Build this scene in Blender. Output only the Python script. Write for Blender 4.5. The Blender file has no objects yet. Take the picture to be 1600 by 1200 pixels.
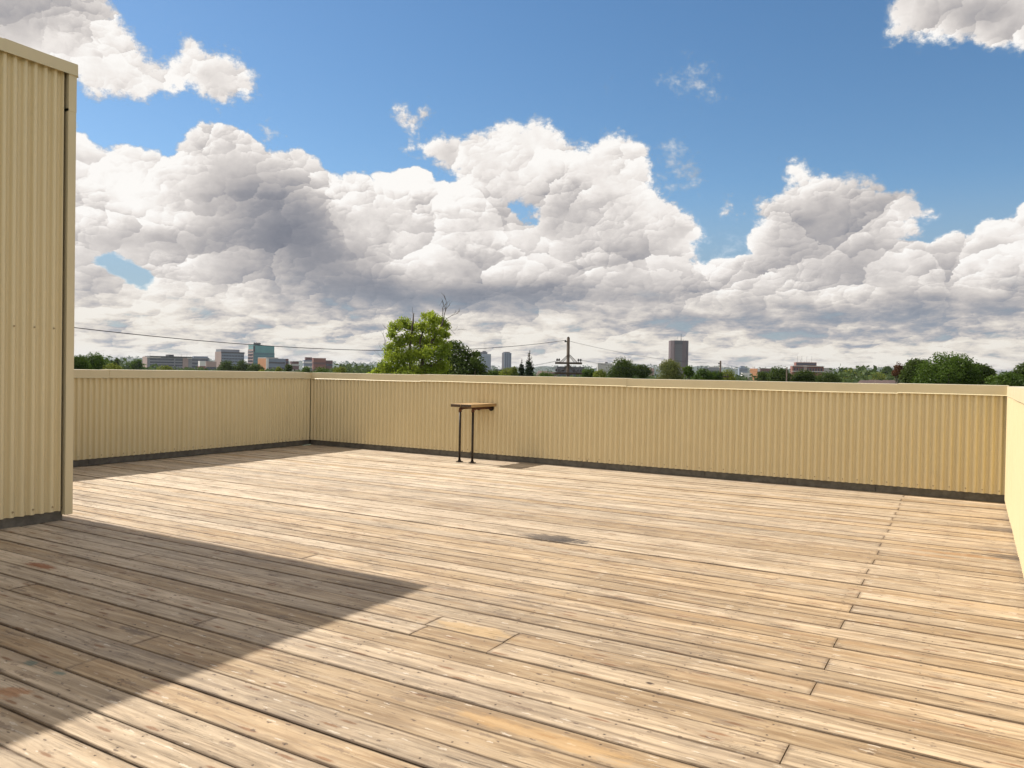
import bpy, math, random
import numpy as np
from mathutils import Matrix, Vector

# ------------------------------------------------------------------ camera
SC = bpy.context.scene
COL = SC.collection
F_PX, PITCH, ROLL, YAW = 1220.7, -0.0142, 0.0171, -0.5349   # for a 1600 px wide frame
CAM = Vector((8.618, -8.592, 1.136))


def cam_axes():
    f = Vector((math.sin(YAW) * math.cos(PITCH), math.cos(YAW) * math.cos(PITCH), math.sin(PITCH)))
    r = Vector((math.cos(YAW), -math.sin(YAW), 0.0))
    u = r.cross(f)
    return r * math.cos(ROLL) + u * math.sin(ROLL), -r * math.sin(ROLL) + u * math.cos(ROLL), f


CR, CU, CF = cam_axes()
cam_data = bpy.data.cameras.new("camera")
cam = bpy.data.objects.new("camera", cam_data)
COL.objects.link(cam)
cam.matrix_world = Matrix(((CR.x, CU.x, -CF.x, CAM.x), (CR.y, CU.y, -CF.y, CAM.y),
                           (CR.z, CU.z, -CF.z, CAM.z), (0, 0, 0, 1)))
cam_data.sensor_width = 36.0
cam_data.lens = 36.0 * F_PX / 1600.0
cam_data.clip_start = 0.05
cam_data.clip_end = 30000.0
cam_data.dof.use_dof = True
cam_data.dof.focus_distance = 11.0
cam_data.dof.aperture_fstop = 11.0
SC.camera = cam
SC.render.resolution_x, SC.render.resolution_y = 1024, 768
SC.view_settings.view_transform = 'Standard'
SC.view_settings.look = 'None'
SC.view_settings.gamma = 1.0
SC.view_settings.exposure = 0.30
SC.cycles.use_denoising = True
SC.cycles.max_bounces = 6
SC.cycles.transparent_max_bounces = 8


def ray(px, py):
    """direction in the world through a point of the photograph (1600 x 1200)"""
    return (CF + CR * ((px - 800) / F_PX) - CU * ((py - 600) / F_PX)).normalized()


def at(px, dist, z=0.0):
    """point at horizontal distance dist along the bearing of column px, at height z"""
    d = ray(px, 580)
    h = math.hypot(d.x, d.y)
    return Vector((CAM.x + d.x / h * dist, CAM.y + d.y / h * dist, z))


def zat(px, py, dist):
    d = ray(px, py)
    return CAM.z + d.z / math.hypot(d.x, d.y) * dist


# ------------------------------------------------------------------ node helper
class NT:
    def __init__(s, tree):
        s.t = tree
        s.n = tree.nodes
        s.l = tree.links
        s.n.clear()

    def node(s, kind, ins=None, **props):
        n = s.n.new(kind)
        for k, v in props.items():
            setattr(n, k, v)
        for k, v in (ins or {}).items():
            s.put(n.inputs[k], v)
        return n

    def put(s, sock, v):
        if isinstance(v, bpy.types.NodeSocket):
            s.l.new(v, sock)
        elif isinstance(v, bpy.types.Node):
            s.l.new(v.outputs[0], sock)
        else:
            sock.default_value = v

    def m(s, op, a, b=0.0, c=0.0, clamp=False):
        n = s.node('ShaderNodeMath', {0: a, 1: b}, operation=op, use_clamp=clamp)
        if op in ('MULTIPLY_ADD', 'COMPARE', 'SMOOTH_MIN', 'SMOOTH_MAX', 'WRAP'):
            s.put(n.inputs[2], c)
        return n.outputs[0]

    def v(s, op, a, b=None, c=None):
        n = s.node('ShaderNodeVectorMath', {0: a}, operation=op)
        if b is not None:
            s.put(n.inputs[1], b)
        if c is not None:
            s.put(n.inputs[2], c)
        return n.outputs['Value'] if op in ('LENGTH', 'DOT_PRODUCT', 'DISTANCE') else n.outputs[0]

    def xyz(s, x=0.0, y=0.0, z=0.0):
        return s.node('ShaderNodeCombineXYZ', {0: x, 1: y, 2: z}).outputs[0]

    def sep(s, a):
        n = s.node('ShaderNodeSeparateXYZ', {0: a})
        return n.outputs[0], n.outputs[1], n.outputs[2]

    def noise(s, vec, scale=5.0, detail=4.0, rough=0.5, dist=0.0, lac=2.0, col=False, dims='3D'):
        n = s.node('ShaderNodeTexNoise', {'Vector': vec, 'Scale': scale, 'Detail': detail,
                                          'Roughness': rough, 'Distortion': dist, 'Lacunarity': lac},
                   noise_dimensions=dims)
        return n.outputs[1] if col else n.outputs[0]

    def mapr(s, val, a, b, c=0.0, d=1.0, kind='SMOOTHSTEP'):
        n = s.node('ShaderNodeMapRange', interpolation_type=kind)
        for i, x in enumerate((val, a, b, c, d)):
            s.put(n.inputs[i], x)
        return n.outputs[0]

    def mix(s, f, a, b, blend='MIX'):
        n = s.node('ShaderNodeMix', data_type='RGBA', blend_type=blend)
        s.put(n.inputs[0], f)
        s.put(n.inputs[6], a)
        s.put(n.inputs[7], b)
        return n.outputs[2]

    def ramp(s, fac, stops, interp='LINEAR'):
        n = s.node('ShaderNodeValToRGB', {0: fac})
        cr = n.color_ramp
        cr.interpolation = interp
        while len(cr.elements) > 1:
            cr.elements.remove(cr.elements[-1])
        for i, (p, c) in enumerate(stops):
            e = cr.elements[0] if i == 0 else cr.elements.new(p)
            e.position = p
            e.color = c if len(c) == 4 else (*c, 1.0)
        return n.outputs[0]


def srgb(r, g, b):
    f = lambda c: (c / 255 / 12.92) if c / 255 <= 0.04045 else ((c / 255 + 0.055) / 1.055) ** 2.4
    return (f(r), f(g), f(b), 1.0)


# ------------------------------------------------------------------ sun and sky
SUN_EL = math.radians(45.9)
sun_to = Vector((-math.cos(SUN_EL), -0.006, math.sin(SUN_EL)))      # towards the sun
sd = bpy.data.lights.new("sun", 'SUN')
sd.energy = 5.0
sd.angle = math.radians(0.53)
sd.color = (1.0, 0.94, 0.86)
sun = bpy.data.objects.new("sun", sd)
COL.objects.link(sun)
sun.rotation_euler = sun_to.to_track_quat('Z', 'Y').to_euler()
sun.location = (-20, 0, 25)

# Cumulus outlines, written down as bearings of the photograph and turned into azimuth / elevation.
CLOUDS = [
    # (wispy 0..1, outline)
    (0.45, [(-200, -200), (170, -200), (188, 0), (203, 25), (212, 58), (238, 82), (262, 92), (274, 58), (298, 50),
           (322, 70), (358, 76), (388, 94), (409, 116), (414, 136), (400, 152), (366, 162), (345, 170), (318, 154),
           (292, 138), (276, 156), (240, 164), (205, 170), (168, 160), (138, 156), (116, 128), (60, 110),
           (-200, 120)]),
    (0.0, [(-300, 60), (100, 160), (122, 178), (132, 202), (146, 222), (166, 230), (190, 224), (232, 222), (260, 226),
           (276, 210), (300, 197), (338, 194), (366, 200), (386, 210), (402, 230), (430, 238), (446, 234),
           (470, 234), (492, 250), (506, 264), (526, 272), (560, 266), (600, 268), (640, 258), (668, 262),
           (684, 282), (706, 284), (760, 262), (860, 250), (960, 270), (1020, 320), (1060, 370), (1096, 408),
           (1102, 412), (1120, 402), (1150, 396), (1171, 392), (1171, 374), (1186, 352), (1204, 346),
           (1200, 330), (1240, 322), (1300, 340), (1380, 352), (1420, 366), (1450, 380), (1480, 366), (1500, 362),
           (1512, 378), (1520, 358), (1530, 340), (1546, 331), (1570, 330), (1586, 310), (1602, 297),
           (1700, 270), (1900, 200), (1900, 640), (-300, 640)]),
    (0.32, [(636, 228), (650, 222), (676, 206), (720, 198), (762, 202),
            (800, 190), (816, 194), (830, 176), (862, 192), (890, 216), (924, 212), (946, 193), (980, 206), (1010, 220),
            (1020, 246), (1022, 280), (1040, 300), (1066, 316), (1086, 336), (1098, 362), (1096, 440), (800, 420),
            (720, 320), (704, 282), (690, 272), (664, 250)]),
    (0.42, [(1176, 340), (1178, 308), (1204, 304), (1228, 290), (1224, 256), (1248, 248), (1270, 268), (1300, 276),
           (1330, 262), (1354, 266), (1388, 280), (1430, 276), (1456, 292), (1452, 308), (1478, 322), (1478, 342),
           (1458, 356), (1436, 372), (1400, 420), (1220, 420)]),
    (0.55, [(1372, -200), (1378, 0), (1374, 42), (1372, 72), (1400, 80), (1440, 74), (1480, 78), (1510, 70),
           (1532, 76), (1548, 86), (1590, 92), (1900, 110), (1900, -200)]),
    (0.42, [(598, 176), (608, 154), (634, 154), (646, 166), (668, 156), (682, 178), (668, 200), (656, 220), (650, 246), (602, 256),
           (600, 240), (622, 220), (606, 196)]),
    (1.0, [(1014, 124), (1046, 108), (1064, 116), (1074, 88), (1100, 90), (1124, 114), (1116, 130), (1132, 148),
           (1108, 154), (1082, 142), (1062, 150), (1040, 136)]),
    (1.0, [(946, 132), (958, 124), (970, 130), (960, 140)]),
    (1.0, [(1036, 222), (1056, 214), (1062, 236), (1078, 252), (1100, 284), (1086, 300), (1062, 290), (1046, 300),
           (1030, 280), (1040, 250)]),
    (0.7, [(1120, 330), (1140, 306), (1152, 322), (1166, 332), (1148, 344), (1128, 346)]),
    (1.0, [(1118, 388), (1136, 372), (1156, 378), (1150, 392), (1128, 396)]),
    (0.8, [(404, 200), (416, 198), (440, 216), (436, 226), (418, 220)]),
]
HOLES = [
    [(138, 400), (160, 396), (196, 400), (210, 412), (228, 432), (220, 438), (196, 430), (172, 424), (152, 412)],
    [(784, 323), (804, 326), (832, 343), (812, 340), (796, 333)],
    [(1440, 352), (1476, 344), (1496, 352), (1486, 366), (1452, 374)],
]
# tone blobs: (x, y, rx, ry, turn in degrees, amount) - light and shade of the clouds painted in as tone
TONES = [
    (440, 335, 120, 70, 20, -0.30), (520, 400, 110, 46, 25, -0.30), (300, 372, 150, 22, 0, -0.24),
    (360, 290, 90, 40, 10, -0.12), (250, 300, 80, 60, 0, 0.10), (160, 290, 60, 60, 0, 0.08),
    (560, 455, 150, 24, 6, -0.28), (430, 250, 60, 26, 10, 0.08), (520, 300, 40, 60, -35, 0.12),
    (640, 330, 90, 60, 0, 0.06), (720, 400, 70, 40, 0, 0.03), (740, 375, 40, 34, 40, -0.16), (800, 455, 130, 20, 0, -0.30),
    (700, 470, 160, 20, 0, -0.24), (860, 440, 60, 28, 20, -0.2), (930, 330, 60, 90, 0, -0.02), (870, 320, 80, 40, 0, -0.10),
    (1050, 380, 34, 70, 10, -0.14), (980, 430, 60, 50, 0, -0.12), (960, 470, 160, 24, 0, -0.18), (760, 240, 90, 40, 0, 0.05),
    (1000, 500, 200, 20, 0, -0.08), (1250, 400, 60, 40, 0, -0.04), (1330, 330, 120, 36, 0, -0.12), (1300, 420, 70, 22, 0, -0.18),
    (1400, 400, 120, 26, 0, -0.12), (1200, 470, 120, 26, 0, -0.12), (1330, 500, 190, 24, 0, -0.20), (1500, 500, 160, 26, 0, -0.22),
    (1150, 520, 180, 18, 0, -0.12), (1560, 430, 70, 36, 0, 0.04), (1530, 470, 100, 20, 0, -0.26), (1440, 470, 60, 16, 0, -0.2),
    (60, 20, 160, 40, 10, -0.26), (60, -60, 200, 60, 0, -0.2), (350, 115, 30, 22, 0, -0.06), (1560, 20, 130, 44, 10, -0.26),
    (1500, 20, 60, 30, 0, -0.1), (160, 440, 60, 40, 0, -0.2), (420, 490, 110, 14, 0, -0.2), (240, 520, 160, 10, 0, -0.12),
    (620, 500, 160, 12, 0, -0.08), (1180, 360, 26, 22, 0, 0.1), (1130, 420, 40, 26, 0, 0.12), (1590, 340, 60, 40, 0, 0.06),
]


# tone areas with an edge of their own: (outline, softness, amount)
PATCHES = [
    ([(300, 332), (360, 300), (430, 276), (486, 288), (520, 326), (548, 380), (592, 404), (616, 430), (596, 456), (520, 462),
      (440, 444), (396, 414), (330, 398), (200, 388), (150, 376), (230, 358)], 60, -0.14),
    ([(1100, 480), (1240, 466), (1400, 476), (1600, 470), (1760, 480), (1760, 535), (1400, 540), (1200, 532)], 40, -0.10),
]
# clouds standing in front of others: bright rim inside, the one behind a little darker
FRONTS = [
    [(1097, 412), (1120, 402), (1150, 396), (1171, 392), (1171, 374), (1186, 352), (1215, 343), (1245, 350), (1262, 372),
     (1300, 382), (1330, 402), (1360, 394), (1400, 402), (1440, 400), (1468, 424), (1480, 460), (1400, 700), (1300, 700),
     (1170, 520), (1120, 460)],
    [(516, 300), (526, 272), (560, 266), (600, 268), (640, 258), (668, 262), (686, 286), (716, 296), (744, 304), (764, 320),
     (786, 350), (790, 380), (778, 400), (760, 470), (640, 480), (570, 420), (536, 350)],
    [(1500, 420), (1512, 386), (1520, 358), (1530, 340), (1546, 331), (1570, 330), (1586, 310), (1700, 270), (1800, 640),
     (1600, 560), (1500, 470)],
    [(712, 414), (728, 398), (758, 402), (786, 380), (826, 392), (856, 424), (800, 446), (730, 436)],
    [(900, 400), (960, 392), (1010, 420), (1060, 430), (1070, 470), (940, 470)],
]


def sdf_poly(px, py, poly):
    P = np.array(poly, float)
    Q = np.roll(P, -1, axis=0)
    d = np.full(px.shape, 1e9)
    inside = np.zeros(px.shape, bool)
    for (ax, ay), (bx, by) in zip(P, Q):
        ex, ey = bx - ax, by - ay
        wx, wy = px - ax, py - ay
        t = np.clip((wx * ex + wy * ey) / (ex * ex + ey * ey + 1e-9), 0, 1)
        d = np.minimum(d, np.hypot(wx - ex * t, wy - ey * t))
        c = ((ay > py) != (by > py)) & (px < (bx - ax) * (py - ay) / (by - ay + 1e-12) + ax)
        inside ^= c
    return np.where(inside, d, -d)


U_MAX, V_MIN, V_MAX, NV, NU = 0.74, -0.03, 0.56, 120, 300


def sky_grid():
    us = np.linspace(-U_MAX, U_MAX, NU)
    vs = np.linspace(V_MIN, V_MAX, NV)
    U, V = np.meshgrid(us, vs)
    # azimuth is measured from the camera heading, clockwise
    A = U + YAW
    D = np.stack([np.sin(A) * np.cos(V), np.cos(A) * np.cos(V), np.sin(V)], -1)
    z = D @ np.array(CF)
    px = 800 + F_PX * (D @ np.array(CR)) / z
    py = 600 - F_PX * (D @ np.array(CU)) / z
    sd_, w = np.full(px.shape, -200.0), np.zeros(px.shape)
    for wisp, poly in CLOUDS:
        s = sdf_poly(px, py, poly)
        if wisp >= 1.0:
            s = np.minimum(s + 9.0, 20.0)
        w = np.where(s > sd_, wisp, w)
        sd_ = np.maximum(sd_, s)
    for poly in HOLES:
        sd_ = np.minimum(sd_, -sdf_poly(px, py, poly) + (7.0 if poly[0][0] == 784 else 0.0))
    tone = np.full(px.shape, 0.80) - 0.05 * (py > 300)
    for x, y, rx, ry, a, amt in TONES:
        a = math.radians(a)
        dx, dy = px - x, py - y
        ax, ay = dx * math.cos(a) + dy * math.sin(a), -dx * math.sin(a) + dy * math.cos(a)
        tone += amt * np.exp(-((ax / rx) ** 2 + (ay / ry) ** 2))
    for poly, soft, amt in PATCHES:
        q = np.clip(sdf_poly(px, py, poly) / soft * 0.5 + 0.5, 0, 1)
        tone += amt * q * q * (3 - 2 * q)
    fr, fw = np.full(px.shape, -999.0), np.zeros(px.shape)
    for poly in FRONTS:
        s = sdf_poly(px, py, poly)
        ys = [q[1] for q in poly]
        top, dep = min(ys), min(0.75 * (max(ys) - min(ys)), 150)
        wt = np.clip(1.3 - (py - top) / dep, 0, 1) * min(1.0, 0.35 + len(poly) / 16)
        fw = np.where(s > fr, wt, fw)
        fr = np.maximum(fr, s)
    return U, V, D, sd_, tone, w, fr, fw


def new_mat(name):
    m = bpy.data.materials.new(name)
    m.use_nodes = True
    N = NT(m.node_tree)
    return m, N, N.node('ShaderNodeOutputMaterial')


EXPO = 2 ** SC.view_settings.exposure
SKY_STRENGTH = 0.085


def build_world():
    w = bpy.data.worlds.new("World")
    SC.world = w
    w.use_nodes = True
    N = NT(w.node_tree)
    out = N.node('ShaderNodeOutputWorld')
    sky = N.node('ShaderNodeTexSky', sky_type='NISHITA', sun_disc=False)
    sky.sun_elevation = SUN_EL
    sky.sun_rotation = math.atan2(sun_to.x, sun_to.y)
    sky.air_density, sky.dust_density, sky.ozone_density = 1.0, 0.3, 2.2
    sky.altitude = 100
    dirv = N.v('NORMALIZE', N.node('ShaderNodeTexCoord').outputs['Generated'])
    far_n = N.noise(N.v('MULTIPLY', dirv, (1, 1, 2.2)), 2.3, 7.0, 0.56)
    x, y, z = N.sep(dirv)
    a = N.mapr(far_n, 0.41, 0.54)
    # the part of the sky the photograph shows has its own cloud bank
    fwd = N.v('DOT_PRODUCT', dirv, (math.sin(YAW), math.cos(YAW), 0.0))
    a = N.m('MULTIPLY', a, N.mapr(fwd, 0.45, 0.68, 1.0, 0.0))
    tone = N.noise(dirv, 6.0, 6.0, 0.6)
    cloud = N.ramp(tone, [(0.3, srgb(160, 157, 156)), (0.65, srgb(245, 234, 218))])  # unseen clouds outside the view, made bright and warm to fill the shade
    skyc = N.node('ShaderNodeHueSaturation', {'Hue': 0.497, 'Saturation': 1.18, 'Value': 1.13, 'Color': sky.outputs[0]})
    bg1 = N.node('ShaderNodeBackground', {'Color': skyc.outputs[0], 'Strength': SKY_STRENGTH})
    cl = N.v('SCALE', cloud)
    cl.node.inputs['Scale'].default_value = 17.5 / EXPO
    bg2 = N.node('ShaderNodeBackground', {'Color': cl, 'Strength': 0.1})
    mx = N.node('ShaderNodeMixShader', {0: a, 1: bg1.outputs[0], 2: bg2.outputs[0]})
    N.l.new(mx.outputs[0], out.inputs[0])
    w.cycles.sampling_method = 'MANUAL'
    w.cycles.sample_map_resolution = 1024


build_world()


def build_clouds():
    U, V, D, sd_, tone, w, fr, fw = sky_grid()
    Rr = 14000.0
    verts = (D * Rr).reshape(-1, 3)
    nv, nu = U.shape
    ii = (np.arange(nv - 1)[:, None] * nu + np.arange(nu - 1)[None]).reshape(-1)
    faces = np.stack([ii, ii + nu, ii + nu + 1, ii + 1], -1)
    me = bpy.data.meshes.new("clouds")
    me.from_pydata(verts.tolist(), [], faces.tolist())
    me.polygons.foreach_set('use_smooth', np.ones(len(faces), bool))
    at_ = me.attributes.new("chart", 'FLOAT_VECTOR', 'POINT')
    at_.data.foreach_set('vector', np.stack([sd_, tone, w], -1).reshape(-1).astype(np.float32))
    ang = me.attributes.new("bearing", 'FLOAT_VECTOR', 'POINT')
    ang.data.foreach_set('vector', np.stack([U, V, fr], -1).reshape(-1).astype(np.float32))
    af = me.attributes.new("front", 'FLOAT', 'POINT')
    af.data.foreach_set('value', fw.reshape(-1).astype(np.float32))
    o = bpy.data.objects.new("clouds", me)
    COL.objects.link(o)
    o.location = (CAM.x, CAM.y, 0)
    o["kind"] = "structure"
    mat, N, out = new_mat("cloud_bank")
    me.materials.append(mat)
    mat.cycles.emission_sampling = 'NONE'
    chart = N.node('ShaderNodeAttribute', attribute_name="chart").outputs['Vector']
    u, v, fr = N.sep(N.node('ShaderNodeAttribute', attribute_name="bearing").outputs['Vector'])
    sdf, cT, cW2 = N.sep(chart)
    fwt = N.node('ShaderNodeAttribute', attribute_name="front").outputs['Fac']
    cW = cW2
    vc = N.m('MAXIMUM', v, 0.0)
    g = N.m('MULTIPLY_ADD', N.m('LOGARITHM', N.m('ADD', vc, 0.022), math.e), 0.10, vc)
    p = N.xyz(u, g, 0.37)
    wn = N.noise(p, 9.0, 3.0, 0.55, col=True)
    wn2 = N.noise(N.v('ADD', p, (3.1, 7.7, 1.3)), 34.0, 4.0, 0.6, col=True)
    warp = N.v('ADD', N.v('MULTIPLY', N.v('SUBTRACT', wn, (0.5, 0.5, 0.5)), (0.035,) * 3),
               N.v('MULTIPLY', N.v('SUBTRACT', wn2, (0.5, 0.5, 0.5)), (0.02,) * 3))
    lowfade = N.mapr(vc, 0.0, 0.16, 0.25, 1.0)

    # cauliflower puffs at four sizes; each puff is lit on its upper left and shades off downwards
    pw = N.v('ADD', p, warp)
    hsum = ssum = None
    wn3 = N.v('MULTIPLY', N.v('SUBTRACT', N.noise(N.v('ADD', p, (1.7, 4.1, 0.2)), 80.0, 3.0, 0.6, col=True), (0.5, 0.5, 0.5)), (0.012,) * 3)
    pk = N.v('ADD', pw, wn3)
    for k, (scale, ah, as_) in enumerate(((6.5, 1.0, 0.30), (15.0, 0.55, 0.33), (36.0, 0.30, 0.24), (84.0, 0.16, 0.12))):
        q = N.v('ADD', pk, (k * 3.7, k * 1.9, 0.0))
        vo = N.node('ShaderNodeTexVoronoi', {'Vector': q, 'Scale': scale, 'Randomness': 1.0}, feature='F1', voronoi_dimensions='2D')
        d = vo.outputs['Distance']
        off = N.v('MULTIPLY', N.v('SUBTRACT', q, vo.outputs['Position']), (scale, scale, 0.0))
        sh = N.m('ADD', N.v('DOT_PRODUCT', off, (-0.60, 0.80, 0.0)), -0.01)
        h = N.m('SUBTRACT', 0.55, N.m('MULTIPLY', d, d))
        # puffs swell in some places and smooth out in others
        mk = N.mapr(N.noise(N.v('ADD', p, (k * 5.1, 3.3, 0.0)), 5.0 + 3.5 * k, 3.0, 0.55, dims='2D'), 0.42, 0.62, 0.04, 1.0)
        sh = N.m('MULTIPLY', N.m('MULTIPLY', sh, as_), mk)
        h = N.m('MULTIPLY', h, ah)
        hsum = h if hsum is None else N.m('ADD', hsum, h)
        ssum = sh if ssum is None else N.m('ADD', ssum, sh)
    b0 = N.m('SUBTRACT', hsum, 0.55)
    relief = ssum
    big = N.m('SUBTRACT', N.noise(pw, 11.0, 3.0, 0.5, dims='2D'), 0.5)
    fine_c = N.m('SUBTRACT', N.noise(N.v('ADD', p, (9.2, 1.1, 0.0)), 60.0, 5.0, 0.65, dims='2D'), 0.5)
    s1 = N.m('MULTIPLY_ADD', b0, N.m('MULTIPLY', N.m('MULTIPLY_ADD', cW, -10.0, 34.0), lowfade), sdf)
    s1 = N.m('MULTIPLY_ADD', big, N.m('MULTIPLY', 22.0, lowfade), s1)
    s1 = N.m('MULTIPLY_ADD', fine_c, N.m('MULTIPLY_ADD', cW, 70.0, 16.0), s1)
    s1 = N.m('ADD', s1, -3.0)
    soft = N.m('MULTIPLY_ADD', cW, 34.0, 8.0)
    alpha = N.mapr(s1, 0.0, soft)
    alpha = N.m('MULTIPLY', alpha, N.mapr(cW, 0.85, 1.0, 1.0, 0.62))
    edge = N.m('EXPONENT', N.m('MULTIPLY', N.m('MAXIMUM', s1, 0.0), -1 / 30.0))
    # relief shows less where the painted cloud tone is dark
    rl = N.m('MULTIPLY', relief, N.mapr(cT, 0.35, 0.85, 0.55, 0.95))
    tn = N.m('ADD', rl, cT)
    tn = N.m('MULTIPLY_ADD', edge, 0.14, tn)
    f1 = N.m('MULTIPLY_ADD', b0, 30.0, N.m('MULTIPLY_ADD', fine_c, 16.0, fr))
    inside = N.m('GREATER_THAN', f1, 0.0)
    rim_in = N.m('MULTIPLY', inside, N.m('EXPONENT', N.m('MULTIPLY', f1, -1 / 34.0)))
    rim_out = N.m('MULTIPLY', N.m('SUBTRACT', 1.0, inside), N.m('EXPONENT', N.m('MULTIPLY', N.m('MINIMUM', f1, 0.0), 1 / 30.0)))
    tn = N.m('MULTIPLY_ADD', N.m('MULTIPLY', rim_in, fwt), 0.09, tn)
    tn = N.m('MULTIPLY_ADD', N.m('MULTIPLY', rim_out, fwt), -0.10, tn)
    med = N.noise(N.v('ADD', pw, (5.5, 2.2, 0.0)), 8.0, 6.0, 0.55, dims='2D')
    tn = N.m('MULTIPLY_ADD', N.m('SUBTRACT', med, 0.5), 0.62, tn)
    tn = N.m('MULTIPLY_ADD', fine_c, 0.16, tn)
    lp = N.xyz(N.m('MULTIPLY', u, 0.75), N.m('MULTIPLY', g, 1.15), 2.0)
    lay = N.noise(lp, 22.0, 7.0, 0.6, 0.15, dims='2D')
    lowmask = N.mapr(vc, 0.03, 0.13, 1.0, 0.0)
    tn = N.m('MULTIPLY_ADD', N.m('MULTIPLY', N.m('SUBTRACT', lay, 0.49), 2.0), lowmask, tn)
    tn = N.m('MAXIMUM', tn, 0.0)
    cloud = N.ramp(tn, [(0.0, srgb(118, 122, 134)), (0.28, srgb(150, 150, 156)), (0.5, srgb(188, 183, 182)),
                        (0.68, srgb(217, 211, 207)), (0.80, srgb(240, 234, 229)), (0.92, srgb(254, 251, 247))])
    warm = N.mix(N.m('MULTIPLY', lowmask, N.mapr(tn, 0.45, 0.8, 0.0, 0.5)), cloud, srgb(226, 216, 196))
    warm = N.mix(N.m('MULTIPLY', lowmask, N.mapr(tn, 0.6, 0.2, 0.0, 0.5)), warm, srgb(150, 168, 186))
    gap = N.m('MULTIPLY', N.mapr(lay, 0.42, 0.28, 0.0, 0.22), lowmask)
    alpha = N.m('MULTIPLY', alpha, N.m('SUBTRACT', 1.0, gap))
    # added grey-blue layer that dims the bright low sky in the gaps
    warm = N.mix(alpha, srgb(150, 172, 190), warm)
    alpha = N.m('MAXIMUM', alpha, N.mapr(v, 0.10, 0.24, 0.72, 0.0))
    # the sheet ends where its clouds have thinned out to nothing
    alpha = N.m('MULTIPLY', alpha, N.mapr(N.m('ABSOLUTE', u), 0.66, 0.735, 1.0, 0.0))
    alpha = N.m('MULTIPLY', alpha, N.mapr(v, 0.50, 0.555, 1.0, 0.0))
    em = N.node('ShaderNodeEmission', {'Color': warm, 'Strength': 1.0 / EXPO})
    tr = N.node('ShaderNodeBsdfTransparent')
    mx = N.node('ShaderNodeMixShader', {0: alpha, 1: tr.outputs[0], 2: em.outputs[0]})
    N.l.new(mx.outputs[0], out.inputs[0])


build_clouds()

# ------------------------------------------------------------------ object helpers
rng = np.random.default_rng(7)
random.seed(7)


def mesh_obj(name, verts, faces, mat, parent=None, smooth=False, attrs=None):
    me = bpy.data.meshes.new(name)
    me.from_pydata([tuple(v) for v in verts], [], [tuple(f) for f in faces])
    if mat is not None:
        me.materials.append(mat)
    if smooth:
        me.polygons.foreach_set('use_smooth', np.ones(len(me.polygons), bool))
    for k, arr in (attrs or {}).items():
        arr = np.asarray(arr, np.float32)
        if arr.ndim == 1:
            me.attributes.new(k, 'FLOAT', 'POINT').data.foreach_set('value', arr)
        else:
            me.attributes.new(k, 'FLOAT_VECTOR', 'POINT').data.foreach_set('vector', arr.reshape(-1))
    me.update()
    o = bpy.data.objects.new(name, me)
    COL.objects.link(o)
    if parent is not None:
        o.parent = parent
    return o


def tag(o, label=None, cat=None, group=None, kind=None):
    if label:
        o["label"] = label
    if cat:
        o["category"] = cat
    if group:
        o["group"] = group
    if kind:
        o["kind"] = kind
    return o


def empty(name, loc, label, cat, group=None, rz=0.0):
    o = bpy.data.objects.new(name, None)
    o.empty_display_size = 0.3
    COL.objects.link(o)
    o.location = loc
    o.rotation_euler = (0, 0, rz)
    return tag(o, label, cat, group)


class MB:
    """collects shapes into one mesh"""

    def __init__(s):
        s.v, s.f = [], []

    def add(s, verts, faces):
        o = len(s.v)
        s.v += [tuple(v) for v in verts]
        s.f += [tuple(i + o for i in f) for f in faces]
        return s

    def box(s, x0, y0, z0, x1, y1, z1, bev=0.0):
        if bev <= 0:
            v = [(x0, y0, z0), (x1, y0, z0), (x1, y1, z0), (x0, y1, z0), (x0, y0, z1), (x1, y0, z1), (x1, y1, z1), (x0, y1, z1)]
            return s.add(v, [(0, 3, 2, 1), (4, 5, 6, 7), (0, 1, 5, 4), (1, 2, 6, 5), (2, 3, 7, 6), (3, 0, 4, 7)])
        b = bev
        rings = [(z0, b), (z0 + b, 0), (z1 - b, 0), (z1, b)]
        v = []
        for z, i in rings:
            v += [(x0 + i, y0 + i, z), (x1 - i, y0 + i, z), (x1 - i, y1 - i, z), (x0 + i, y1 - i, z)]
        f = [(3, 2, 1, 0), (12, 13, 14, 15)]
        for k in range(3):
            for j in range(4):
                a, c = k * 4 + j, k * 4 + (j + 1) % 4
                f.append((a, c, c + 4, a + 4))
        return s.add(v, f)

    def tube(s, pts, radii, n=8, cap=True):
        pts = [Vector(p) for p in pts]
        if not isinstance(radii, (list, tuple)):
            radii = [radii] * len(pts)
        o = len(s.v)
        ref = None
        for i, p in enumerate(pts):
            d = (pts[min(i + 1, len(pts) - 1)] - pts[max(i - 1, 0)]).normalized()
            if ref is None:
                ref = d.orthogonal().normalized()
            ref = (ref - d * ref.dot(d)).normalized()
            q = d.cross(ref)
            for k in range(n):
                a = 2 * math.pi * k / n
                s.v.append(tuple(p + (ref * math.cos(a) + q * math.sin(a)) * radii[i]))
        for i in range(len(pts) - 1):
            for k in range(n):
                a, b = o + i * n + k, o + i * n + (k + 1) % n
                s.f.append((a, b, b + n, a + n))
        if cap:
            s.f.append(tuple(o + k for k in reversed(range(n))))
            s.f.append(tuple(o + (len(pts) - 1) * n + k for k in range(n)))
        return s

    def build(s, name, mat, parent=None, smooth=False):
        return mesh_obj(name, s.v, s.f, mat, parent, smooth)


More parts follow.
